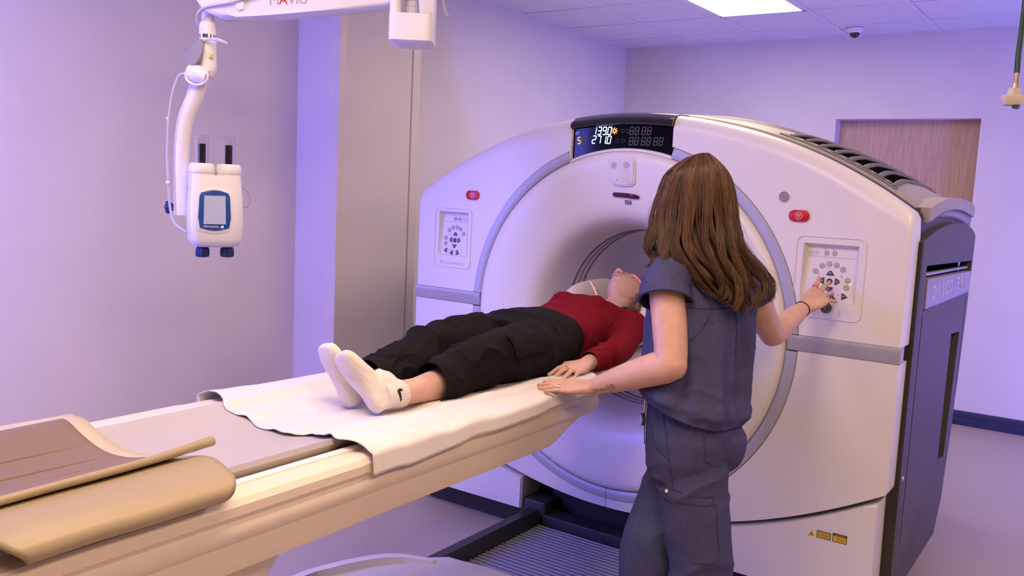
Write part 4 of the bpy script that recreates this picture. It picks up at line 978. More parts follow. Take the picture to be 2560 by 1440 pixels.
def vnoise(co, s, seed=0.0):
    """vectorised smooth value noise"""
    p = co*s+seed; i = np.floor(p).astype(np.int64); f = p-i; f = f*f*(3-2*f)
    def h(ix,iy,iz):
        v = (ix*374761393+iy*668265263+iz*2147483647+int(seed*97)*1274126177) & 0xffffffff
        v = ((v^(v>>13))*1274126177) & 0xffffffff; return ((v^(v>>16)) & 0xffff)/65535.0
    out = 0
    for dx in (0,1):
        for dy in (0,1):
            for dz in (0,1):
                w_ = (f[:,0] if dx else 1-f[:,0])*(f[:,1] if dy else 1-f[:,1])*(f[:,2] if dz else 1-f[:,2])
                out = out+w_*h(i[:,0]+dx,i[:,1]+dy,i[:,2]+dz)
    return out*2-1
def limb(b, pts, rad, n=20, sub=5, flat=None): b.tube(pts, rad, n, sub, True, flat)
FINGERS = {'index':(0.027,0.086,0.070,0.0082),'middle':(0.009,0.091,0.078,0.0084),'ring':(-0.010,0.087,0.072,0.0080),'pinky':(-0.028,0.078,0.057,0.0070)}
def hand(b, W, f, nrm, thumb, curl, spread, thumb_dir=(0.75,0.62,-0.12), thumb_curl=0.25, k=1.0):
    """hand rooted at wrist W: f along the fingers, nrm back of the hand, thumb = +1/-1 picks the side. returns finger joint lists"""
    f = Vector(f).normalized(); nrm = Vector(nrm); nrm = (nrm-f*nrm.dot(f)).normalized(); s = f.cross(nrm)*thumb
    P = lambda a,bb,c=0.0: Vector(W)+f*(a*k)+s*(bb*k)+nrm*(c*k)
    R = []
    for a,w_,t,c in ((-0.020,0.024,0.018,0.0),(0.0,0.026,0.0175,0.0),(0.025,0.033,0.0165,-0.001),(0.05,0.0385,0.0150,-0.001),(0.072,0.0405,0.0128,0.0),(0.088,0.0385,0.0105,0.0),(0.094,0.033,0.007,-0.001)):
        R.append(ell(P(a,-0.001,c),s,w_*k,nrm,t*k,24,2.5))
    b.rings(R)
    J = {}
    for nm,(bb,a0,L,r) in FINGERS.items():
        c1,c2,c3 = curl[nm] if isinstance(curl,dict) else curl; sp = spread.get(nm,0.0)
        d0 = (f*math.cos(sp)+s*math.sin(sp)).normalized()
        def dirn(a): return d0*math.cos(a)-nrm*math.sin(a)
        p0 = P(a0-0.020,bb*0.97,-0.001); p1 = P(a0,bb,0.001); p2 = p1+dirn(c1)*(L*k*0.46); p3 = p2+dirn(c1+c2)*(L*k*0.31); p4 = p3+dirn(c1+c2+c3)*(L*k*0.23)
        pts = [p0,p1,p1.lerp(p2,0.5),p2,p2.lerp(p3,0.5),p3,p4]
        b.tube(pts,[r*k*1.05,r*k*1.10,r*k*0.97,r*k*1.04,r*k*0.93,r*k*0.94,r*k*0.80],14,3); blob(b,p4,(r*k*0.84,)*3)
        J[nm] = (p1,p2,p3,p4,dirn(c1+c2+c3),nrm*math.cos(c1+c2+c3)+d0*math.sin(c1+c2+c3),dirn(c1),r*k)
    td = (f*thumb_dir[0]+s*thumb_dir[1]+nrm*thumb_dir[2]).normalized(); ti = (f-s*0.1-nrm*0.15).normalized()
    q0 = P(0.012,0.016,-0.004); q1 = q0+td*0.044*k; q2 = q1+(td*(1-thumb_curl)+ti*thumb_curl).normalized()*0.032*k; q3 = q2+(td*(1-thumb_curl*1.6)+ti*thumb_curl*1.6).normalized()*0.024*k
    b.tube([q0,q0.lerp(q1,0.5),q1,q2,q3],[0.0135*k,0.0130*k,0.0112*k,0.0098*k,0.0082*k],14,4); blob(b,q3,(0.0084*k,)*3)
    return J, s, nrm
def nails(J, parent, m='nail', only=None):
    for nm,(p1,p2,p3,p4,d,n_,d1,r) in J.items():
        if only and nm not in only: continue
        side = d.cross(n_).normalized(); R = []
        for a,w_,h in ((-0.0055,0.55,0.72),(-0.001,0.66,0.80),(0.004,0.62,0.72),(0.0075,0.40,0.52)):
            c = p4+d*a; R.append([c+side*(r*w_*x)+n_*(r*(h-0.10*x*x)+0.0006) for x in (-1,-0.5,0,0.5,1)]+[c+side*(r*w_*x)+n_*(r*(h-0.3)) for x in (1,-1)])
        MB().rings(R).build('fingernail',m,parent,angle=60)
def ring_on(J, nm, t, parent, m, name='finger_ring', tube=0.0011, band=1.0, extra=0.0):
    p1,p2 = J[nm][0],J[nm][1]; d = (p2-p1).normalized(); n_ = J[nm][5]; side = d.cross(n_).normalized(); n_ = side.cross(d); c = p1.lerp(p2,t); r = J[nm][7]*0.99+extra
    R = []
    for j in range(28):
        a = 2*PI*j/28; o_ = side*math.cos(a)+n_*math.sin(a)
        R.append([c+o_*(r+tube*math.cos(q)*0.8)+d*(tube*band*math.sin(q)) for q in [2*PI*k/8 for k in range(8)]])
    R.append(R[0]); b = MB(); b.rings(R,True,False); return b.build(name,m,parent)
def head_shape(b, M, sc=1.0):
    """head in a local frame: x to the person's left, y to the crown, z to the face"""
    nU, nV = 72, 54; R = []
    def g(x,y,cx,cy,sx,sy): return math.exp(-((x-cx)/sx)**2-((y-cy)/sy)**2)
    for i in range(1,nV):
        ph = PI*i/nV; ring = []
        for j in range(nU):
            th = 2*PI*j/nU; dx, dy, dz = math.sin(ph)*math.sin(th), math.cos(ph), math.sin(ph)*math.cos(th)
            x, y = 0.074*dx, 0.112*dy
            z = 0.088*dz if dz > 0 else 0.098*dz
            if y < 0:
                t = min(1,-y/0.112); x *= 1-0.30*t**1.6
                if z < 0: z *= 1-0.62*t**1.2
                else: z *= 1+0.10*t
            if y > 0.02 and z > 0: z *= 1-0.10*((y-0.02)/0.09)**2
            if z > 0.0:
                fz = min(1,z/0.05)
                z += fz*(0.006*g(x,y,0,0.040,0.045,0.018)-0.009*(g(x,y,0.031,0.016,0.017,0.013)+g(x,y,-0.031,0.016,0.017,0.013))+0.004*(g(x,y,0.036,-0.022,0.022,0.020)+g(x,y,-0.036,-0.022,0.022,0.020))+0.012*g(x,y,0,-0.092,0.022,0.016)+0.006*g(x,y,0,-0.050,0.026,0.018)-0.004*g(x,y,0,-0.070,0.024,0.007))
            ring.append(M@Vector((x*sc,y*sc,z*sc)))
        R.append(ring)
    b.rings(R)
    X = lambda x,y,z: M@Vector((x*sc,y*sc,z*sc))
    A3 = (M.to_3x3()@Vector((1,0,0)),M.to_3x3()@Vector((0,1,0)),M.to_3x3()@Vector((0,0,1)))
    b.tube([X(0,0.030,0.082),X(0,0.010,0.093),X(0,-0.006,0.102),X(0,-0.018,0.109)],[0.007*sc,0.0085*sc,0.0095*sc,0.0105*sc],14,4)
    blob(b,X(0,-0.020,0.107),(0.0115*sc,0.0095*sc,0.0105*sc),A3)
    for s in (-1,1):
        blob(b,X(s*0.0115,-0.024,0.0985),(0.0085*sc,0.0085*sc,0.0095*sc),A3)
        blob(b,X(s*0.031,0.015,0.0745),(0.0150*sc,0.0105*sc,0.0095*sc),A3)
        # ear
        b.tube([X(s*0.072,0.030,-0.004),X(s*0.083,0.034,-0.018),X(s*0.085,0.014,-0.028),X(s*0.080,-0.012,-0.016),X(s*0.073,-0.024,-0.004)],[0.005*sc,0.006*sc,0.006*sc,0.006*sc,0.0065*sc],10,5)
        blob(b,X(s*0.074,0.006,-0.012),(0.006*sc,0.024*sc,0.014*sc),A3)
    b.tube([X(-0.023,-0.046,0.085),X(-0.010,-0.0435,0.0955),X(0,-0.0450,0.0970),X(0.010,-0.0435,0.0955),X(0.023,-0.046,0.085)],[0.003*sc,0.0050*sc,0.0052*sc,0.0050*sc,0.003*sc],10,4)
    b.tube([X(-0.021,-0.050,0.085),X(-0.008,-0.0545,0.0945),X(0.008,-0.0545,0.0945),X(0.021,-0.050,0.085)],[0.003*sc,0.0058*sc,0.0058*sc,0.003*sc],10,4)
def strands(name, curves, parent, mats, r0=0.0011, r1=0.0004, sides=4):
    """many hair strands (lists of points) as one mesh, material per strand"""
    V = []; Fq = []; mi = []
    for c,mk in curves:
        m = len(c); base = len(V)
        for i,p in enumerate(c):
            t = (c[min(i+1,m-1)]-c[max(i-1,0)]).normalized(); a = t.orthogonal().normalized(); bb = t.cross(a); r = (r0+(r1-r0)*(i/(m-1))**1.5)*(0.55 if i == 0 else 1)
            for j in range(sides):
                q = 2*PI*j/sides; V.append(p+a*(r*math.cos(q))+bb*(r*math.sin(q)))
        for i in range(m-1):
            for j in range(sides):
                Fq.append((base+i*sides+j,base+i*sides+(j+1)%sides,base+(i+1)*sides+(j+1)%sides,base+(i+1)*sides+j)); mi.append(mk)
    me = bpy.data.meshes.new(name); me.from_pydata(V,[],Fq); me.polygons.foreach_set('use_smooth',[True]*len(me.polygons))
    for mm in mats: me.materials.append(MATS[mm])
    me.polygons.foreach_set('material_index',mi); return link(name, me, None, parent)

def strands_np(name, P, mk, parent, mats, r0, r1, sides=3):
    """P: (strands, points, 3) array; tapered tubes in one mesh, material per strand"""
    S, K, _ = P.shape; T = np.gradient(P,axis=1); T /= np.linalg.norm(T,axis=2,keepdims=True)+1e-9
    ref = np.tile(np.array([0.31,0.52,0.80]),(S,K,1)); A = np.cross(T,ref); A /= np.linalg.norm(A,axis=2,keepdims=True)+1e-9; Bn = np.cross(T,A)
    k = np.linspace(0,1,K); r = r0+(r1-r0)*k**1.6; r[0] *= 0.5
    V = np.stack([P+(A*math.cos(2*PI*j/sides)+Bn*math.sin(2*PI*j/sides))*r[None,:,None] for j in range(sides)],axis=2).reshape(-1,3)
    idx = np.arange(S*K*sides).reshape(S,K,sides); a = idx[:,:-1,:]; b = np.roll(a,-1,axis=2); c = np.roll(idx[:,1:,:],-1,axis=2); d = idx[:,1:,:]
    Fq = np.stack([a,b,c,d],axis=-1).reshape(-1,4); nF = len(Fq)
    me = bpy.data.meshes.new(name); me.vertices.add(len(V)); me.vertices.foreach_set('co',V.ravel())
    me.loops.add(nF*4); me.loops.foreach_set('vertex_index',Fq.ravel().astype(np.int32)); me.polygons.add(nF)
    me.polygons.foreach_set('loop_start',np.arange(0,nF*4,4,dtype=np.int32)); me.polygons.foreach_set('loop_total',np.full(nF,4,dtype=np.int32))
    for mm in mats: me.materials.append(MATS[mm])
    me.polygons.foreach_set('material_index',np.repeat(mk,(K-1)*sides).astype(np.int32)); me.polygons.foreach_set('use_smooth',np.ones(nF,dtype=bool))
    me.update(calc_edges=True); me.validate(); return link(name, me, None, parent)
def snap(obj, pts, off=0.0016):
    """lay points on the surface of obj"""
    out = []; o0 = origin(obj)
    for p in pts:
        ok, loc, nn, _ = obj.closest_point_on_mesh(Vector(p)-o0)
        out.append(loc+nn*off+o0)
    return out
# ================================================================ PATIENT (lying, face up, head in the bore)
PXc = -1.70
pat = empty('person', (PXc,2.4,0.94), 'patient in red top, black trousers and white socks lying on the couch', 'person')
def L(o,y,z): return Vector((PXc+o,y,z))
X_, Y_, Z_ = Vector((1,0,0)), Vector((0,1,0)), Vector((0,0,1))
al = math.radians(14); be = math.radians(6)
hz_ = Vector((-math.sin(al),-math.sin(be),math.cos(al))).normalized(); hy_ = (Y_-hz_*Y_.dot(hz_)).normalized(); hx_ = hy_.cross(hz_)
HP = Vector((-1.682,3.232,1.140)); HM = Matrix.Translation(HP)@Matrix((hx_,hy_,hz_)).transposed().to_4x4()
b = MB(); head_shape(b, HM, 0.97)
b.tube([L(0.0,3.0,1.035),L(0.006,3.08,1.062),HP+hy_*-0.055+hz_*-0.030,HP+hz_*-0.02],[0.062,0.054,0.050,0.05],24,4)
# trunk
b.rings([ell(L(0,y,zc),X_,w_,Z_,h_,32,2.3) for y,zc,w_,h_ in ((2.42,1.01,0.14,0.065),(2.52,1.015,0.165,0.082),(2.62,1.02,0.15,0.075),(2.70,1.02,0.135,0.072),(2.82,1.025,0.14,0.085),(2.91,1.03,0.15,0.095),(2.99,1.035,0.16,0.080),(3.05,1.04,0.11,0.055))])
J3 = {}
legs = {'near':[L(0.085,2.55,1.01),L(0.092,2.36,1.010),L(0.092,2.16,1.012),L(0.098,2.00,0.985),L(0.104,1.84,0.980),L(0.098,1.745,0.985)],
        'far':[L(-0.085,2.55,1.01),L(-0.095,2.36,1.010),L(-0.098,2.17,1.010),L(-0.075,2.00,0.985),L(-0.050,1.84,0.978),L(-0.040,1.745,0.982)]}
for k,p in legs.items(): limb(b,p,[0.082,0.074,0.054,0.052,0.036,0.034],24,4)
feet = {'near':(L(0.086,1.697,0.966),Vector((-0.46,-0.34,0.80)).normalized(),L(0.098,1.728,0.985)),'far':(L(-0.022,1.700,0.962),Vector((-0.16,-0.32,0.86)).normalized(),L(-0.040,1.745,0.982))}
def foot(b, heel, d, ank, g=0.0):
    """foot from the heel: d points from heel to toes"""
    back = Vector((0.10,0.95,0.25)); back = (back-d*back.dot(d)).normalized(); sd = d.cross(back).normalized()
    R = []
    for t,w_,h_,c in ((-0.028,0.016,0.018,0.012),(-0.018,0.026,0.026,0.014),(0.0,0.031,0.033,0.018),(0.04,0.031,0.035,0.022),(0.08,0.034,0.030,0.016),(0.12,0.040,0.023,0.008),(0.155,0.043,0.018,0.003),(0.185,0.040,0.0145,0.001),(0.203,0.030,0.011,0.0),(0.211,0.016,0.007,0.0)):
        t = t*0.74*(1.05 if g else 1.0) if t > 0 else t
        R.append(ell(heel+d*t+back*c,sd,w_+g,back,h_+g,24,2.4))
    b.rings(R)
    b.tube([heel+d*0.015+back*0.02,heel+d*0.035+back*0.045,ank+Vector((0,0.02,0))],[0.034+g,0.037+g,0.036+g],20,4)
    return back, sd
for k,(h_,d_,a_) in feet.items(): foot(b,h_,d_,a_)
for s,ck in ((1,'near'),(-1,'far')):
    sh = L(s*0.165,3.005,1.045); el = L(s*0.235,2.785,0.995); wr = L(s*0.243,2.545,0.978) if s > 0 else L(-0.235,2.53,0.985)
    limb(b,[L(s*0.10,3.0,1.04),sh,sh.lerp(el,0.5),el,el.lerp(wr,0.4),wr],[0.055,0.056,0.046,0.039,0.036,0.026],20,4)
    if s > 0: Jn,_,_ = hand(b, wr, (-0.06,-1,-0.06), (0.22,-0.10,1), 1, {'index':(0.20,0.22,0.10),'middle':(0.16,0.24,0.10),'ring':(0.16,0.24,0.10),'pinky':(0.20,0.22,0.10)}, {'index':0.16,'middle':0.05,'ring':-0.08,'pinky':-0.22})
    else: hand(b, wr, (0.06,-1,-0.06), (0,-0.1,1), -1, (0.2,0.25,0.1), {'index':0.1,'pinky':-0.1})
me = fuse('body', b, 0.0028, 4); body = link('body', me, 'skin_pale', pat)
nails(Jn, body); ring_on(Jn,'middle',0.28,body,'gold','finger_ring',0.0012,1.6,0.0006)
# face details
X4 = lambda x,y,z: HM@Vector((x*0.97,y*0.97,z*0.97))
bpy.context.view_layer.update()
def onface(pts, off=0.0004, sub=5): return snap(body, smooth_path([X4(*p) for p in pts],sub), off)
for s in (-1,1):
    MB().tube(onface([(s*0.018,0.0105,0.0865),(s*0.026,0.0065,0.0890),(s*0.036,0.0065,0.0875),(s*0.044,0.0105,0.0800)]),[0.0005,0.0011,0.0013,0.0006],6,1).build('eyelash','lash',body)
    MB().tube(onface([(s*0.014,0.032,0.0985),(s*0.027,0.0375,0.0990),(s*0.042,0.034,0.0900)]),[0.0010,0.0017,0.0007],6,1).build('eyebrow','hair_blond_c',body)
    bb = MB(); blob(bb,X4(s*0.0068,-0.0305,0.1005),(0.0030,0.0022,0.0034),(hx_,hy_,hz_),8); bb.build('nostril','lash',body)
bb = MB(); bb.tube([X4(-0.022,-0.0455,0.0868),X4(-0.010,-0.0425,0.0972),X4(0,-0.0445,0.0984),X4(0.010,-0.0425,0.0972),X4(0.022,-0.0455,0.0868)],[0.0020,0.0042,0.0042,0.0042,0.0020],8,4); bb.build('upper_lip','lip',body)
bb = MB(); bb.tube([X4(-0.020,-0.0498,0.0868),X4(-0.008,-0.0535,0.0962),X4(0.008,-0.0535,0.0962),X4(0.020,-0.0498,0.0868)],[0.0022,0.0048,0.0048,0.0022],8,4); bb.build('lower_lip','lip',body)
# hair
cur = []; rng = random.Random(3)
cap = MB(); R = []
for i in range(13):
    ph = PI*(0.02+0.60*i/12); ring = []
    for j in range(33):
        th = PI*(0.50+1.00*j/32); dx, dy, dz = math.sin(ph)*math.sin(th), math.cos(ph), math.sin(ph)*math.cos(th)
        ring.append(HM@Vector((0.078*dx,0.116*dy,(0.092*dz if dz > 0 else 0.101*dz))))
    R.append(ring)
cap.rings(R,False,False); hr = cap.build('hair','hair_blond_b',body,angle=60)
for i in range(420):
    s = rng.choice((1,1,1,-1)); t = rng.random(); th = PI*(0.50+0.40*t)*1.0
    ph0 = PI*rng.uniform(0.15,0.45); pts = []
    for k in range(9):
        q = k/8; ph = ph0+(PI*0.66-ph0)*min(1,q*1.5); dx, dy, dz = math.sin(ph)*math.sin(th)*s, math.cos(ph), math.sin(ph)*math.cos(th)
        p = HM@Vector((0.079*dx,0.117*dy,(0.093*dz if dz > 0 else 0.102*dz))); 
        if q > 0.55:
            e = (q-0.55)/0.45; p = p+Vector((s*0.030*e, -0.055*e*e-0.02*e, -0.035*e))
        p = p+Vector((rng.gauss(0,0.002),rng.gauss(0,0.002),rng.gauss(0,0.0015))); p.z = max(p.z,1.012); pts.append(p)
    cur.append((smooth_path(pts,2), rng.choice((0,0,1,2))))
for i in range(420):                                    # tresses gathered beside the neck and shoulder
    s = 1 if rng.random() < 0.97 else -1
    a0 = HP+hx_*(s*rng.uniform(0.060,0.080))+hy_*rng.uniform(-0.02,0.04)+hz_*rng.uniform(-0.07,-0.03)
    e = L(s*rng.uniform(0.085,0.155),rng.uniform(3.03,3.10),rng.uniform(1.08,1.12)); m_ = a0.lerp(e,0.5)+Vector((s*rng.uniform(0.0,0.02),0.01,rng.uniform(-0.02,0.012)))
    w_ = rng.uniform(-0.01,0.01)
    cur.append((smooth_path([a0,m_+Vector((0,0,w_)),e+Vector((0,0.02,-0.01)),e+Vector((rng.uniform(-0.01,0.01),-0.012,-0.004))],4), rng.choice((0,0,1,1,2))))
strands('hair_strands', cur, hr, ('hair_blond_a','hair_blond_b','hair_blond_c'), 0.0012, 0.0006)
# red top
b = MB()
b.rings([ell(L(0,y,zc),X_,w_,Z_,h_,40,2.3) for y,zc,w_,h_ in ((2.625,1.02,0.140,0.076),(2.655,1.022,0.150,0.086),(2.70,1.024,0.150,0.090),(2.78,1.028,0.150,0.100),(2.85,1.036,0.158,0.116),(2.91,1.042,0.165,0.120),(2.965,1.044,0.172,0.106),(3.015,1.044,0.168,0.086),(3.05,1.048,0.125,0.072),(3.072,1.054,0.088,0.064),(3.084,1.058,0.076,0.060))])
for s in (-1,1): blob(b,L(s*0.068,2.890,1.092),(0.064,0.064,0.075))
for s in (1,-1):
    sh = L(s*0.165,3.005,1.045); el = L(s*0.238,2.785,0.998); wr = L(s*0.243,2.562,0.980) if s > 0 else L(-0.235,2.55,0.985)
    limb(b,[L(s*0.08,3.0,1.045),sh,sh.lerp(el,0.5),el,el.lerp(wr,0.5),wr],[0.060,0.066,0.057,0.050,0.045,0.0365],24,5)
def dred(co,no):
    d = 0.0022*vnoise(co*np.array([1,1,1]),38,1.0)+0.0012*vnoise(co,80,4.0)
    x, y = co[:,0]-PXc, co[:,1]
    m = np.clip((np.abs(x)-0.17)/0.05,0,1)
    d += m*0.0030*np.sin(y*95+14*vnoise(co,14,2.0))*np.clip((2.76-y)/0.10,0,1)         # gathered cuffs
    d += (1-m)*0.0035*np.sin((y+0.45*x)*70+4*vnoise(co,9,3.0))*np.clip(1-np.abs(y-2.70)/0.10,0,1)
    return d
wr = L(0.243,2.562,0.980)
top = link('red_top', fuse('red_top', b, 0.0042, 5, disp=dred, caps=((wr,Vector((0.02,-1,-0.08)).normalized(),0.06),(L(-0.235,2.55,0.985),Vector((0,-1,0)),0.06),(L(0,3.084,1.058),Vector((0,1,0.1)).normalized(),0.10))), 'red_knit', pat); top['label'] = 'dark red long-sleeved top'
for wv,c in ((0.0,wr),):
    R = []
    for j in range(25):
        a = 2*PI*j/24; R.append(c+Vector((0,0.004,0))+X_*(0.0375*math.cos(a))+Z_*(0.0375*math.sin(a)))
    MB().tube(R,0.0022,8,1,cap=False).build('cuff','red_knit',top)
# black trousers
b = MB()
b.rings([ell(L(0,y,zc),X_,w_,Z_,h_,40,2.4) for y,zc,w_,h_ in ((2.40,1.018,0.185,0.092),(2.47,1.022,0.190,0.102),(2.54,1.024,0.186,0.106),(2.60,1.026,0.176,0.104),(2.65,1.027,0.166,0.098),(2.672,1.027,0.163,0.096))])
lg = {'near':([L(0.088,2.52,1.018),L(0.098,2.38,1.020),L(0.100,2.27,1.022),L(0.098,2.17,1.028),L(0.102,2.06,1.010),L(0.108,1.98,0.998),L(0.112,1.885,0.992)],[0.098,0.100,0.090,0.080,0.076,0.068,0.058]),
      'far':([L(-0.088,2.52,1.018),L(-0.100,2.38,1.020),L(-0.106,2.27,1.022),L(-0.104,2.17,1.028),L(-0.088,2.06,1.008),L(-0.072,1.96,0.992),L(-0.055,1.80,0.984)],[0.098,0.100,0.090,0.080,0.078,0.072,0.060])}
for k,(p,r) in lg.items(): limb(b,p,r,28,5)
blob(b,L(0.098,2.150,1.062),(0.050,0.060,0.040)); blob(b,L(-0.104,2.150,1.058),(0.052,0.060,0.042))
blob(b,L(0.118,1.955,0.995),(0.052,0.075,0.047)); blob(b,L(-0.085,1.90,0.995),(0.050,0.09,0.046))
def dblk(co,no):
    y = co[:,1]; x = co[:,0]-PXc
    d = 0.0085*vnoise(co,11,7.0)+0.0050*vnoise(co*np.array([1,0.6,1.0]),24,3.0)
    q = vnoise(co,7,5.0)
    rg = 1-np.abs(np.sin((y*1.0+0.55*np.abs(x)*np.sign(q))*22+3.2*q))
    d += 0.0150*rg**2*np.clip(1-np.abs(y-2.10)/0.24,0,1)+0.010*rg**3*np.clip(1-np.abs(y-2.45)/0.16,0,1)
    d += 0.009*(1-np.abs(np.sin(y*34+6*vnoise(co,10,9.0))))**2*np.clip((2.02-y)/0.1,0,1)
    return d
trz = link('trousers', fuse('trousers', b, 0.0045, 6, disp=dblk, caps=((L(0.112,1.885,0.992),Vector((0,-1,0)),0.085),(L(-0.055,1.80,0.984),Vector((0,-1,0)),0.085))), 'trouser_black', pat); trz['label'] = 'loose black trousers'
# patch pockets on the thighs
for s,oo in ((1,0.155),):
    b = MB(); gp = []
    for i in range(9):
        a = math.radians(8+52*i/8)
        gp.append([L(0.100+0.0975*math.cos(a)+0.0,y,1.022+0.0945*math.sin(a)) for y in np.linspace(2.20,2.36,8)])
    b.rings(gp,False,False); pk = b.build('cargo_pocket','trouser_black',trz,angle=60); md = pk.modifiers.new('t','SOLIDIFY'); md.thickness = 0.002; md.offset = 0
# socks
for k,(h_,d_,a_) in feet.items():
    b = MB(); back, sd = foot(b,h_,d_,a_,0.0042)
    b.tube([a_+Vector((0,-0.02,0)),a_+Vector((0.0,0.020,0.0)),a_+Vector((0.003,0.040,-0.002)),a_+Vector((0.003,0.048,-0.002))],[0.0375,0.0395,0.0405,0.0405],22,4)
    ax = Vector((0.02,1,0))
    def dsk(co,no):
        a0 = np.array(a_); r = co-a0; ang = np.arctan2(r[:,2],r[:,0]); m = np.clip((co[:,1]-a0[1]-0.012)/0.015,0,1)
        h0 = np.array(h_); dd = np.array(d_); t = (co-h0)@dd; m2 = np.clip((t-0.055)/0.02,0,1)*np.clip((0.135-t)/0.02,0,1)
        w_ = (co-h0)@np.array(sd)
        return m*0.0009*np.cos(ang*34)+m2*0.0007*np.cos(t*900*0+w_*850)+0.0012*vnoise(co,45,2.0)
    sk = link('sock', fuse('sock', b, 0.0026, 5, disp=dsk), 'sock_white', pat)
    if k == 'near':
        # small black swoosh mark on the cuff, lying on the knit
        sw = [(1.7499,1.0029),(1.7449,1.0087),(1.7384,1.0120),(1.7330,1.0090),(1.7309,1.0033),(1.7329,0.9943),(1.7371,0.9826),(1.7422,0.9679),(1.7450,0.9757),(1.7430,0.9849),(1.7410,0.9929),(1.7404,0.9996),(1.7421,1.0031),(1.7460,1.0025)]
        bpy.context.view_layer.update()
        sp_ = snap(sk,[(-1.560,y,z) for y,z in sw],0.0012)
        ca_ = [sp_[i] for i in (1,2,3,4,5,6,7)]; cb_ = [sp_[i] for i in (13,12,11,10,9,8,7)]
        b2 = MB(); mid = [ca_[i].lerp(cb_[i],0.5) for i in range(7)]; mid = snap(sk,mid,0.0014)
        b2.rings([ca_,mid,cb_],False,False); b2.poly([sp_[0],sp_[1],sp_[13]]); lo = b2.build('swoosh_mark','print_black',sk,angle=60)
        md = lo.modifiers.new('t','SOLIDIFY'); md.thickness = 0.0010; md.offset = 0
# red alignment laser of the scanner, shining down across the brow
area('laser_line_lamp', (-1.70,3.260,1.388), (-1.70,3.260,0.9), 0.34, 0.0012, 0.35, (1.0,0.03,0.02), math.radians(1.0))
# ================================================================ TECHNOLOGIST (standing, seen from behind)
TO = Vector((-1.025,2.431,0)); TU = Vector((0.8165,0.5773,0)); TN = Vector((0.5773,-0.8165,0))
tec = empty('person', TO, 'woman with long brown hair in navy scrubs, standing with one hand on the control panel', 'person')
def B(u,n,z): return TO+TU*u+TN*n+Vector((0,0,z))
def axes(phi):
    f_ = math.radians(phi); fd = -(TN*math.cos(f_)+TU*math.sin(f_)); lf = -TU*math.cos(f_)+TN*math.sin(f_); return fd, lf
def sec(z,u,n,w_,d_,phi,nn=36,p=2.3,tu=0.0,tn=0.0):
    fd, lf = axes(phi); R = ell(B(u,n,z),lf,w_,fd,d_,nn,p)
    if tu or tn:
        c = B(u,n,z)
        for q in R: q.z += tu*(q-c).dot(TU)+tn*(q-c).dot(TN)
    return R
shL, elL, wrL = B(-0.110,0.078,1.318), B(-0.100,0.172,1.090), B(-0.300,0.030,0.985)
shR, elR = B(0.172,-0.115,1.320), B(0.298,-0.240,1.122)
wrR = Vector((-0.892,3.035,1.196))
b = MB()
hfd = Vector((-0.50,0.86,0.0)); hfd.normalize(); hl = Vector((-hfd.y,hfd.x,0))
THM = Matrix.Translation(B(-0.026,-0.055,1.555))@Matrix((hl,Vector((0,0,1)),hfd)).transposed().to_4x4()
head_shape(b, THM, 1.0)
b.tube([B(-0.01,-0.02,1.34),B(-0.012,-0.03,1.40),B(-0.022,-0.045,1.46),B(-0.024,-0.05,1.52)],[0.066,0.054,0.052,0.05],24,4)
b.rings([sec(z,u,n,w_,d_,ph) for z,u,n,w_,d_,ph in ((0.78,0.0,0.02,0.14,0.095,55),(0.86,0.0,0.02,0.155,0.105,52),(0.95,0.0,0.01,0.14,0.09,46),(1.03,0.0,0.0,0.125,0.082,40),(1.14,0.005,-0.005,0.135,0.09,34),(1.24,0.01,-0.015,0.15,0.092,30),(1.31,0.015,-0.02,0.155,0.080,29),(1.37,0.005,-0.025,0.10,0.06,29),(1.40,0.0,-0.028,0.065,0.052,29))])
limb(b,[B(-0.04,0.03,1.31),shL,shL.lerp(elL,0.5),shL.lerp(elL,0.86),elL.lerp(wrL,0.04),elL.lerp(wrL,0.22),elL.lerp(wrL,0.55),elL.lerp(wrL,0.85),wrL],[0.045,0.050,0.0495,0.0465,0.0460,0.0470,0.0400,0.0285,0.0250],24,6)
blob(b,elL+Vector((0,0,-0.002)),(0.044,0.044,0.044))
limb(b,[B(0.09,-0.06,1.31),shR,shR.lerp(elR,0.5)+Vector((0,0,-0.012)),shR.lerp(elR,0.88),elR.lerp(wrR,0.05),elR.lerp(wrR,0.25),elR.lerp(wrR,0.6),elR.lerp(wrR,0.88),wrR],[0.055,0.052,0.046,0.042,0.041,0.041,0.0345,0.0262,0.0245],24,6)
blob(b,elR,(0.038,0.038,0.038))
JL,sL,nL = hand(b, wrL, B(-0.466,-0.031,0.969)-B(-0.300,0.030,0.985), (0.14,-0.25,1), 1, {'index':(0.02,0.10,0.05),'middle':(0.03,0.10,0.05),'ring':(0.03,0.10,0.05),'pinky':(0.0,0.08,0.04)}, {'index':0.02,'middle':0.0,'ring':-0.03,'pinky':-0.12}, (0.80,0.5,-0.25))
JR,sR,nR = hand(b, wrR, (0.30,0.80,0.42), (0.52,-0.50,0.64), -1, {'index':(-0.05,0.28,0.15),'middle':(-0.02,0.24,0.15),'ring':(0.10,0.38,0.20),'pinky':(0.05,0.40,0.20)}, {'index':0.34,'middle':0.10,'ring':-0.16,'pinky':-0.40}, (0.80,0.05,-0.60))
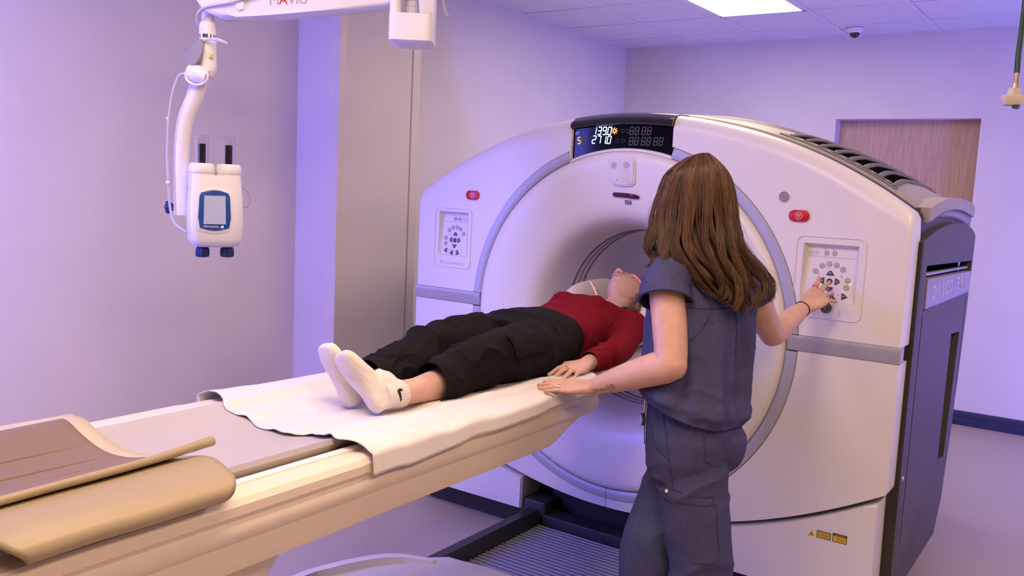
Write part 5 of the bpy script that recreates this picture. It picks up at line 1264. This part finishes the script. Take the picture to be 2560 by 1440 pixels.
# legs inside the trousers
limb(b,[B(-0.04,0.065,0.84),B(0.0,0.09,0.70),B(0.04,0.11,0.47),B(0.062,0.125,0.28),B(0.075,0.135,0.09)],[0.082,0.075,0.052,0.046,0.034],20,4)
limb(b,[B(0.035,-0.05,0.84),B(-0.02,-0.035,0.70),B(-0.085,-0.02,0.48),B(-0.105,-0.02,0.28),B(-0.12,-0.02,0.09)],[0.082,0.075,0.052,0.046,0.034],20,4)
tb_ = link('body', fuse('body', b, 0.0028, 4), 'skin', tec)
nails(JR, tb_); nails(JL, tb_)
ring_on(JR,'index',0.42,tb_,'orange_band','finger_ring',0.0024,2.2,0.0006); ring_on(JR,'middle',0.30,tb_,'gold','finger_ring',0.0012,1.6,0.0006); ring_on(JL,'ring',0.30,tb_,'silver','finger_ring',0.0009,1.4,0.0006); ring_on(JL,'ring',0.42,tb_,'silver','finger_ring',0.0009,1.4,0.0006)
# hair tie on the right wrist
d_ = (wrR-elR).normalized(); c_ = wrR-d_*0.022; s1 = d_.cross(Vector((0,0,1))).normalized(); s2 = s1.cross(d_)
MB().tube([c_+s1*(0.0268*math.cos(2*PI*j/28))+s2*(0.0268*math.sin(2*PI*j/28)) for j in range(29)],0.0018,8,1,cap=False).build('hair_tie','print_black',tb_)
# flower tattoo on the left forearm: thin ink lines lying on the skin
fa = (wrL-elL).normalized(); fo = TN-fa*TN.dot(fa); fo.normalize(); fu = fo.cross(fa); fu = fu if fu.z > 0 else -fu
def ink(pts):
    P = []
    for a,v in pts:
        t = a; c = elL.lerp(wrL,t); r = float(np.interp(t,[0.22,0.55,0.85,1.0],[0.0480,0.0400,0.0285,0.0250])); an = v
        P.append(c+fo*(r*math.cos(an))+fu*(r*math.sin(an)))
    MB().tube(smooth_path(P,4) if len(P) > 2 else P,0.0007,5,1).build('tattoo_line','tattoo_ink',tb_)
cf = (0.69,-0.12)
for k in range(5):
    A = 2*PI*k/5; ink([(cf[0]+0.006*math.cos(A+q*0.6)*(1 if abs(q) == 1 else 1)+(0.028*math.cos(A+q*0.55) if True else 0)*(1.0 if q == 0 else 0.75 if abs(q) < 1 else 0.25), cf[1]+(0.24*math.sin(A+q*0.55))*(1.0 if q == 0 else 0.75 if abs(q) < 1 else 0.25)) for q in (-1,-0.6,0,0.6,1)])
ink([(0.72,-0.15),(0.80,-0.30),(0.88,-0.32),(0.95,-0.22)]); ink([(0.80,-0.30),(0.86,-0.12),(0.93,-0.02),(0.97,-0.05)]); ink([(0.74,-0.2),(0.77,-0.02),(0.75,0.12),(0.73,0.02)]); ink([(0.78,-0.28),(0.73,-0.45),(0.69,-0.52)]); ink([(0.88,-0.32),(0.93,-0.42),(0.98,-0.36)])
# ---- scrub top
b = MB()
TT = [(0.935,-0.002,0.034,0.176,0.138,50,-0.26,-0.20),(0.985,0.002,0.030,0.174,0.138,46,-0.14,-0.10),(1.05,0.006,0.014,0.168,0.138,40,-0.04,-0.03),(1.12,0.010,0.000,0.166,0.140,36,0,0),(1.19,0.012,-0.010,0.168,0.138,33,0,0),(1.26,0.016,-0.020,0.174,0.126,30,0,0),(1.31,0.016,-0.024,0.180,0.105,28,0,0),(1.345,0.016,-0.028,0.160,0.082,28,0,0),(1.375,0.010,-0.032,0.112,0.066,28,0,0),(1.395,0.004,-0.034,0.082,0.060,28,0,0.1)]
b.rings([sec(z,u,n,w_,d_,ph,44,2.3,tu,tn) for z,u,n,w_,d_,ph,tu,tn in TT])
slL = [B(-0.03,0.02,1.322),B(-0.080,0.050,1.325),B(-0.112,0.084,1.296),B(-0.116,0.108,1.256)]
limb(b,slL,[0.064,0.070,0.072,0.077],28,5)
slR = [B(0.09,-0.065,1.325),B(0.150,-0.100,1.325),B(0.186,-0.132,1.290),B(0.200,-0.150,1.262)]
limb(b,slR,[0.060,0.066,0.068,0.068],28,5)
def dscr(co,no):
    r = co-np.array(TO); u = r@np.array(TU); n_ = r@np.array(TN); z = co[:,2]
    th = np.arctan2(n_,u)
    low = np.clip((1.26-z)/0.25,0,1)
    d = 0.0050*vnoise(co,10,2.0)+0.0028*vnoise(co,24,6.0)+0.0012*vnoise(co,60,1.0)
    ph = 6.5*th+5*z+2.2*vnoise(co*np.array([1,1,0.5]),6,3.0)
    d += low*0.0105*np.sin(ph)+low*0.005*np.sin(2.3*ph+1.0)
    d += 0.006*(1-np.abs(np.sin((z+0.55*u)*30+3*vnoise(co,8,4.0))))**2*np.clip(1-np.abs(z-0.99)/0.08,0,1)
    d += 0.012*np.exp(-((z-0.955+0.2*u)/0.03)**2)*np.clip(n_/0.1,0,1)
    d += 0.004*(1-np.abs(np.sin((u-0.6*(1.35-z))*48)))**3*np.clip((z-1.2)/0.08,0,1)
    return d
capsL = (slL[-1],(slL[-1]-slL[-2]).normalized(),0.11,1); capsR = (slR[-1],(slR[-1]-slR[-2]).normalized(),0.10,1)
scr = link('scrub_top', fuse('scrub_top', b, 0.0045, 5, disp=dscr, caps=(capsL,capsR,(B(0.004,-0.034,1.40),Vector((0,0,1)),0.11),(B(-0.002,0.034,0.938),(TU*-0.26+TN*-0.20-Vector((0,0,1))).normalized(),0.24))), 'scrub_navy', tec); scr['label'] = 'navy short-sleeved scrub top'
md = scr.modifiers.new('t','SOLIDIFY'); md.thickness = 0.0022; md.offset = -1
# seams: yoke line across the back and pleat down the middle
def back_pt(z,ang,off=0.0035):
    zz = [t[0] for t in TT]; u = np.interp(z,zz,[t[1] for t in TT]); n_ = np.interp(z,zz,[t[2] for t in TT]); w_ = np.interp(z,zz,[t[3] for t in TT]); dd = np.interp(z,zz,[t[4] for t in TT]); ph = np.interp(z,zz,[t[5] for t in TT])
    fd, lf = axes(ph); ca, sa = math.cos(ang), math.sin(ang); p = 2.3
    ca = math.copysign(abs(ca)**(2/p),ca); sa = math.copysign(abs(sa)**(2/p),sa)
    return B(u,n_,z)+lf*((w_+off)*ca)+fd*((dd+off)*sa)
# rolled hems of the sleeves
for sl,rr in ((slL,0.0765),(slR,0.0675)):
    d_ = (sl[-1]-sl[-2]).normalized(); a1 = d_.orthogonal().normalized(); a2 = d_.cross(a1)
    MB().tube([sl[-1]-d_*0.004+a1*(rr*math.cos(2*PI*j/40))+a2*(rr*math.sin(2*PI*j/40)) for j in range(41)],0.0042,8,1,cap=False).build('sleeve_hem','scrub_navy',scr)
# ---- trousers
b = MB()
b.rings([sec(z,u,n,w_,d_,ph,40,2.2) for z,u,n,w_,d_,ph in ((0.74,-0.002,0.030,0.150,0.110,56),(0.80,0.004,0.036,0.163,0.124,56),(0.86,0.004,0.036,0.162,0.128,55),(0.92,0.0,0.032,0.156,0.122,52),(0.98,-0.004,0.028,0.150,0.114,48),(1.02,-0.004,0.026,0.146,0.110,46))])
blob(b,B(0.072,0.062,0.838),(0.082,0.085,0.085)); blob(b,B(0.085,-0.010,0.838),(0.078,0.080,0.085))
nearP = [B(-0.008,0.075,0.80),B(0.002,0.098,0.70),B(0.018,0.112,0.60),B(0.036,0.122,0.48),B(0.055,0.130,0.32),B(0.068,0.136,0.16),B(0.072,0.138,0.055)]
farP = [B(0.020,-0.030,0.80),B(-0.018,-0.024,0.70),B(-0.055,-0.012,0.60),B(-0.088,-0.004,0.50),B(-0.098,-0.004,0.36),B(-0.112,-0.006,0.18),B(-0.118,-0.006,0.055)]
limb(b,nearP,[0.106,0.102,0.096,0.088,0.088,0.088,0.088],28,5); limb(b,farP,[0.102,0.098,0.093,0.090,0.088,0.088,0.088],28,5)
def dtr(co,no):
    r = co-np.array(TO); u = r@np.array(TU); n_ = r@np.array(TN); z = co[:,2]
    d = 0.0050*vnoise(co,10,12.0)+0.0030*vnoise(co,22,8.0)
    q = vnoise(co,6,5.0)
    d += 0.0075*(1-np.abs(np.sin((z-0.55*u)*26+2.5*q)))**2*np.clip(1-np.abs(z-0.72)/0.10,0,1)
    d += 0.0060*(1-np.abs(np.sin((z+0.4*u)*22+3.5*q)))**2*np.clip((0.66-z)/0.12,0,1)
    return d
tr_ = link('scrub_trousers', fuse('scrub_trousers', b, 0.0045, 6, disp=dtr, caps=((nearP[-1],Vector((0,0,-1)),0.12),(farP[-1],Vector((0,0,-1)),0.12))), 'scrub_navy', tec); tr_['label'] = 'navy scrub trousers with cargo pocket'
bpy.context.view_layer.update()
def seam_on(obj, pts, name, m='scrub_seam', r=0.0009, sub=6):
    return MB().tube(snap(obj, smooth_path(pts,sub),0.0008),r,6,1).build(name,m,obj)
seam_on(tr_,[B(-0.105,0.13,0.735),B(-0.06,0.16,0.728),B(0.0,0.20,0.722),B(0.045,0.20,0.724)],'pocket_seam'); seam_on(tr_,[B(-0.105,0.13,0.712),B(-0.06,0.16,0.704),B(0.0,0.20,0.698),B(0.050,0.20,0.702)],'pocket_seam')
seam_on(tr_,[B(0.045,0.20,0.724),B(0.050,0.20,0.702),B(0.058,0.20,0.62),B(0.055,0.20,0.545),B(0.0,0.22,0.535),B(-0.02,0.22,0.535)],'pocket_seam')
seam_on(tr_,[B(-0.095,0.12,0.95),B(-0.085,0.15,0.86),B(-0.075,0.16,0.78),B(-0.075,0.17,0.73)],'side_seam'); seam_on(tr_,[B(-0.125,0.10,0.90),B(-0.115,0.13,0.85),B(-0.085,0.16,0.815)],'pocket_seam')
seam_on(tr_,[B(0.005,0.18,0.825),B(0.055,0.20,0.806),B(0.10,0.18,0.818)],'back_pocket_seam'); seam_on(tr_,[B(0.005,0.18,0.825),B(0.0,0.18,0.90)],'back_pocket_seam')
pk = snap(tr_,[B(-0.095,0.16,0.722)],0.002)[0]; MB().box(pk-Vector((0.004,0.004,0.004)),pk+Vector((0.004,0.002,0.004))).build('pocket_tag','keypad_white',tr_)
# badge reel on the waistband
pr = snap(tr_,[B(-0.150,0.045,0.898)],0.006)[0]; nr_ = (pr-B(0,0.03,0.898)).normalized(); sd_ = nr_.cross(Vector((0,0,1))).normalized(); up_ = sd_.cross(nr_)
def disc_at(c,n_,a,b_,r,h,name,m,par):
    R = [[c+n_*q+a*(r*k*math.cos(2*PI*j/28))+b_*(r*k*math.sin(2*PI*j/28)) for j in range(28)] for q,k in ((0,1.0),(h*0.7,1.0),(h,0.85))]
    return MB().rings(R).build(name,m,par)
br = disc_at(pr,nr_,sd_,up_,0.019,0.009,'badge_reel','key_dark',tec); disc_at(pr+nr_*0.008,nr_,sd_,up_,0.014,0.002,'reel_face','silver',br)
MB().tube([pr+up_*0.015,pr+up_*0.045,pr+up_*0.06],0.003,8,3).build('reel_clip','chrome',br)
MB().tube(snap(tr_,smooth_path([pr-up_*0.01,pr-up_*0.04+sd_*-0.01,pr-up_*0.07-sd_*0.02],4),0.003),0.0014,6,1).build('reel_cord','print_black',br)
# seams on the scrub top
seam_on(scr,[back_pt(1.245,math.radians(a)) for a in (200,225,250,275,300,325)],'yoke_seam'); seam_on(scr,[back_pt(z,math.radians(268)) for z in (1.24,1.20,1.14,1.08)],'back_pleat')
# shoes
for (c,fd) in ((B(0.070,0.138,0),Vector((-1.0,0.02,0))),(B(-0.118,-0.006,0),Vector((-0.95,0.30,0)))):
    fd.normalize(); lf = Vector((-fd.y,fd.x,0)); b = MB(); R = []
    for t,w_,h_ in ((-0.075,0.022,0.03),(-0.065,0.032,0.045),(-0.02,0.037,0.06),(0.04,0.040,0.055),(0.10,0.046,0.040),(0.15,0.043,0.032),(0.175,0.030,0.026),(0.183,0.015,0.02)):
        R.append(ell(c+fd*t+Vector((0,0,h_)),lf,w_,Vector((0,0,1)),h_-0.001,24,2.8))
    b.rings(R); b.build('shoe','rubber_dark',tec)
# ---- hair
HG = [
 [(-0.040,-0.060,1.668),(-0.098,-0.070,1.622),(-0.124,-0.062,1.560),(-0.134,-0.040,1.505),(-0.142,-0.015,1.450),(-0.168,0.000,1.405),(-0.150,0.020,1.370),(-0.135,0.015,1.345)],
 [(-0.034,-0.020,1.674),(-0.084,0.002,1.630),(-0.112,0.012,1.560),(-0.124,0.024,1.490),(-0.122,0.045,1.430),(-0.112,0.068,1.385),(-0.080,0.085,1.350),(-0.055,0.090,1.315)],
 [(-0.028,0.002,1.678),(-0.052,0.038,1.634),(-0.064,0.056,1.560),(-0.070,0.066,1.480),(-0.060,0.086,1.410),(-0.020,0.110,1.350),(0.015,0.122,1.300),(0.040,0.126,1.262)],
 [(-0.018,0.012,1.680),(-0.016,0.050,1.638),(-0.014,0.068,1.560),(-0.010,0.078,1.480),(0.010,0.098,1.405),(0.042,0.118,1.340),(0.065,0.126,1.285),(0.070,0.126,1.245)],
 [(-0.006,0.008,1.680),(0.022,0.042,1.636),(0.036,0.060,1.560),(0.042,0.070,1.480),(0.060,0.088,1.410),(0.090,0.104,1.345),(0.108,0.110,1.290),(0.105,0.112,1.250)],
 [(0.004,-0.012,1.678),(0.052,0.014,1.626),(0.074,0.030,1.555),(0.080,0.040,1.480),(0.096,0.060,1.415),(0.130,0.076,1.355),(0.150,0.080,1.310),(0.150,0.082,1.270)],
 [(0.006,-0.050,1.672),(0.062,-0.048,1.618),(0.090,-0.040,1.550),(0.092,-0.022,1.480),(0.106,0.010,1.420),(0.140,0.034,1.370),(0.172,0.040,1.325),(0.176,0.046,1.292)]]
HGv = [[Vector(p) for p in g] for g in HG]
def hguide(q,t):
    q = max(0,min(len(HGv)-1.001,q)); i = int(q); f = q-i; P = [HGv[i][k].lerp(HGv[i+1][k],f) for k in range(8)]
    x = t*7; k = min(6,int(x)); fr = x-k; p0 = P[max(0,k-1)]; p1 = P[k]; p2 = P[k+1]; p3 = P[min(7,k+2)]
    return 0.5*((2*p1)+(p2-p0)*fr+(2*p0-5*p1+4*p2-p3)*fr**2+(3*p1-p0-3*p2+p3)*fr**3)
hc_ = Vector((-0.026,-0.055,1.52))
def inward(p):
    c = Vector((-0.026 if p.z > 1.45 else 0.01,-0.06,min(1.58,p.z))); d = (c-p); d.z *= 0.4; return d.normalized()
b = MB(); R = []
for a in range(49):
    q = 6*a/48
    R.append([(lambda p: B(*(p+inward(p)*0.016)))(hguide(q,0.0+0.80*k/24)) for k in range(25)])
b.rings(R,False,False); hair = b.build('hair','hair_brown_c',tb_,angle=70); hair['label'] = 'long wavy brown hair'
md = hair.modifiers.new('t','SOLIDIFY'); md.thickness = 0.012; md.offset = 0
# front and crown cap so the head is closed from every side
cap = MB(); R = []
for i in range(14):
    ph = PI*(0.0+0.62*i/13)+0.001; ring = []
    for j in range(41):
        th = PI*(0.24+1.52*j/40); dx, dy, dz = math.sin(ph)*math.sin(th), math.cos(ph), math.sin(ph)*math.cos(th)
        ring.append(THM@Vector((0.081*dx,0.121*dy,(0.094*dz if dz > 0 else 0.104*dz))))
    R.append(ring)
cap.rings(R,False,False); cap.build('hair_cap','hair_brown_c',hair,angle=70)
nrg = np.random.default_rng(11)
QN, TN_ = 121, 97
HD = np.array([[tuple(hguide(6*i/(QN-1),k/(TN_-1))) for k in range(TN_)] for i in range(QN)])
cen = np.stack([np.where(HD[...,2] > 1.45,-0.026,0.01),np.full(HD.shape[:2],-0.06),np.minimum(1.58,HD[...,2])],axis=-1)
IND = cen-HD; IND[...,2] *= 0.4; IND /= np.linalg.norm(IND,axis=-1,keepdims=True)
TAN = np.gradient(HD,axis=0); TAN /= np.linalg.norm(TAN,axis=-1,keepdims=True)+1e-9
def samp(A,q,t):
    x = np.clip(q/6,0,1)*(QN-1); y = np.clip(t,0,1)*(TN_-1); i = np.minimum(x.astype(int),QN-2); j = np.minimum(y.astype(int),TN_-2); fx = (x-i)[...,None]; fy = (y-j)[...,None]
    return A[i,j]*(1-fx)*(1-fy)+A[i+1,j]*fx*(1-fy)+A[i,j+1]*(1-fx)*fy+A[i+1,j+1]*fx*fy
def make_strands(S, K, st0, st1, e0, e1, lay_s, seed_off):
    q = nrg.uniform(0,6,S); ck = (q*3.6).astype(int); NC = 24
    cph = np.array([0.75*i+1.1*math.sin(i*2.3) for i in range(NC)]); cfr = np.array([1.55+0.35*math.sin(i*1.7) for i in range(NC)]); cam_ = np.array([1.0+0.35*math.sin(i*3.1+1) for i in range(NC)]); clo = np.array([0.006+0.007*math.sin(i*5.3) for i in range(NC)])
    sub_ = ((q*11).astype(int)*0.618)%1.0
    st = nrg.uniform(st0,st1,S)[:,None]; en = nrg.uniform(e0,e1,S)[:,None]; k = np.linspace(0,1,K)[None,:]; t = st+(en-st)*k
    w_ = np.clip(t-0.30,0,1)/0.70; cq = ((ck+0.5)/3.6)[:,None]; jt = nrg.normal(0,0.05,S)[:,None]; q2 = q[:,None]; lay = np.abs(nrg.normal(0,lay_s,S))[:,None]
    ph = cph[ck][:,None]+1.3*(sub_[:,None]-0.5); fr = cfr[ck][:,None]; am = cam_[ck][:,None]
    qq = q2+(cq-q2)*0.62*np.minimum(1,w_*1.5)*(1-0.3*np.sin(8*t+ph))+jt*w_
    p = samp(HD,qq,t); inn = samp(IND,qq,t); nx = samp(TAN,qq,t)
    wave = 2*PI*fr*t+ph; grow = w_**0.9
    prof = np.sqrt(np.maximum(0,1-(((q2-cq)*3.6)/0.62)**2))          # locks are rounded
    p = p-inn*((lay*(0.4+0.8*w_)+clo[ck][:,None]*w_+0.009*prof*np.minimum(1,w_*1.5)+0.004*np.minimum(1,t*6))[...,None])
    p = p+nx*((0.026*am*grow*np.sin(wave))[...,None])+inn*((0.016*am*grow*np.cos(wave))[...,None])
    p = p+nrg.normal(0,0.00035,p.shape)
    TOa, TUa, TNa = np.array(TO), np.array(TU), np.array(TN)
    return TOa+p[...,0:1]*TUa+p[...,1:2]*TNa+p[...,2:3]*np.array([0,0,1.0]), ck
P1, c1 = make_strands(5200, 26, 0.0, 0.06, 0.88, 1.0, 0.005, 0); P2, c2 = make_strands(1500, 26, 0.0, 0.30, 0.55, 0.92, 0.006, 1)
P = np.concatenate([P1,P2]); ck = np.concatenate([c1,c2]); mk = np.where(nrg.random(len(P)) < 0.55, np.array([0,1,0,2])[(ck*7)%4], nrg.choice([0,0,1,2],len(P)))
hs_ = strands_np('hair_strands', P, mk, hair, ('hair_brown_a','hair_brown_b','hair_brown_c'), 0.00075, 0.00032)
P3, c3 = make_strands(110, 26, 0.15, 0.45, 0.7, 1.0, 0.016, 2); P3 += np.cumsum(nrg.normal(0,0.0011,P3.shape),axis=1)
strands_np('stray_hairs', P3, np.zeros(110,dtype=int), hair, ('hair_brown_a',), 0.00035, 0.00022)
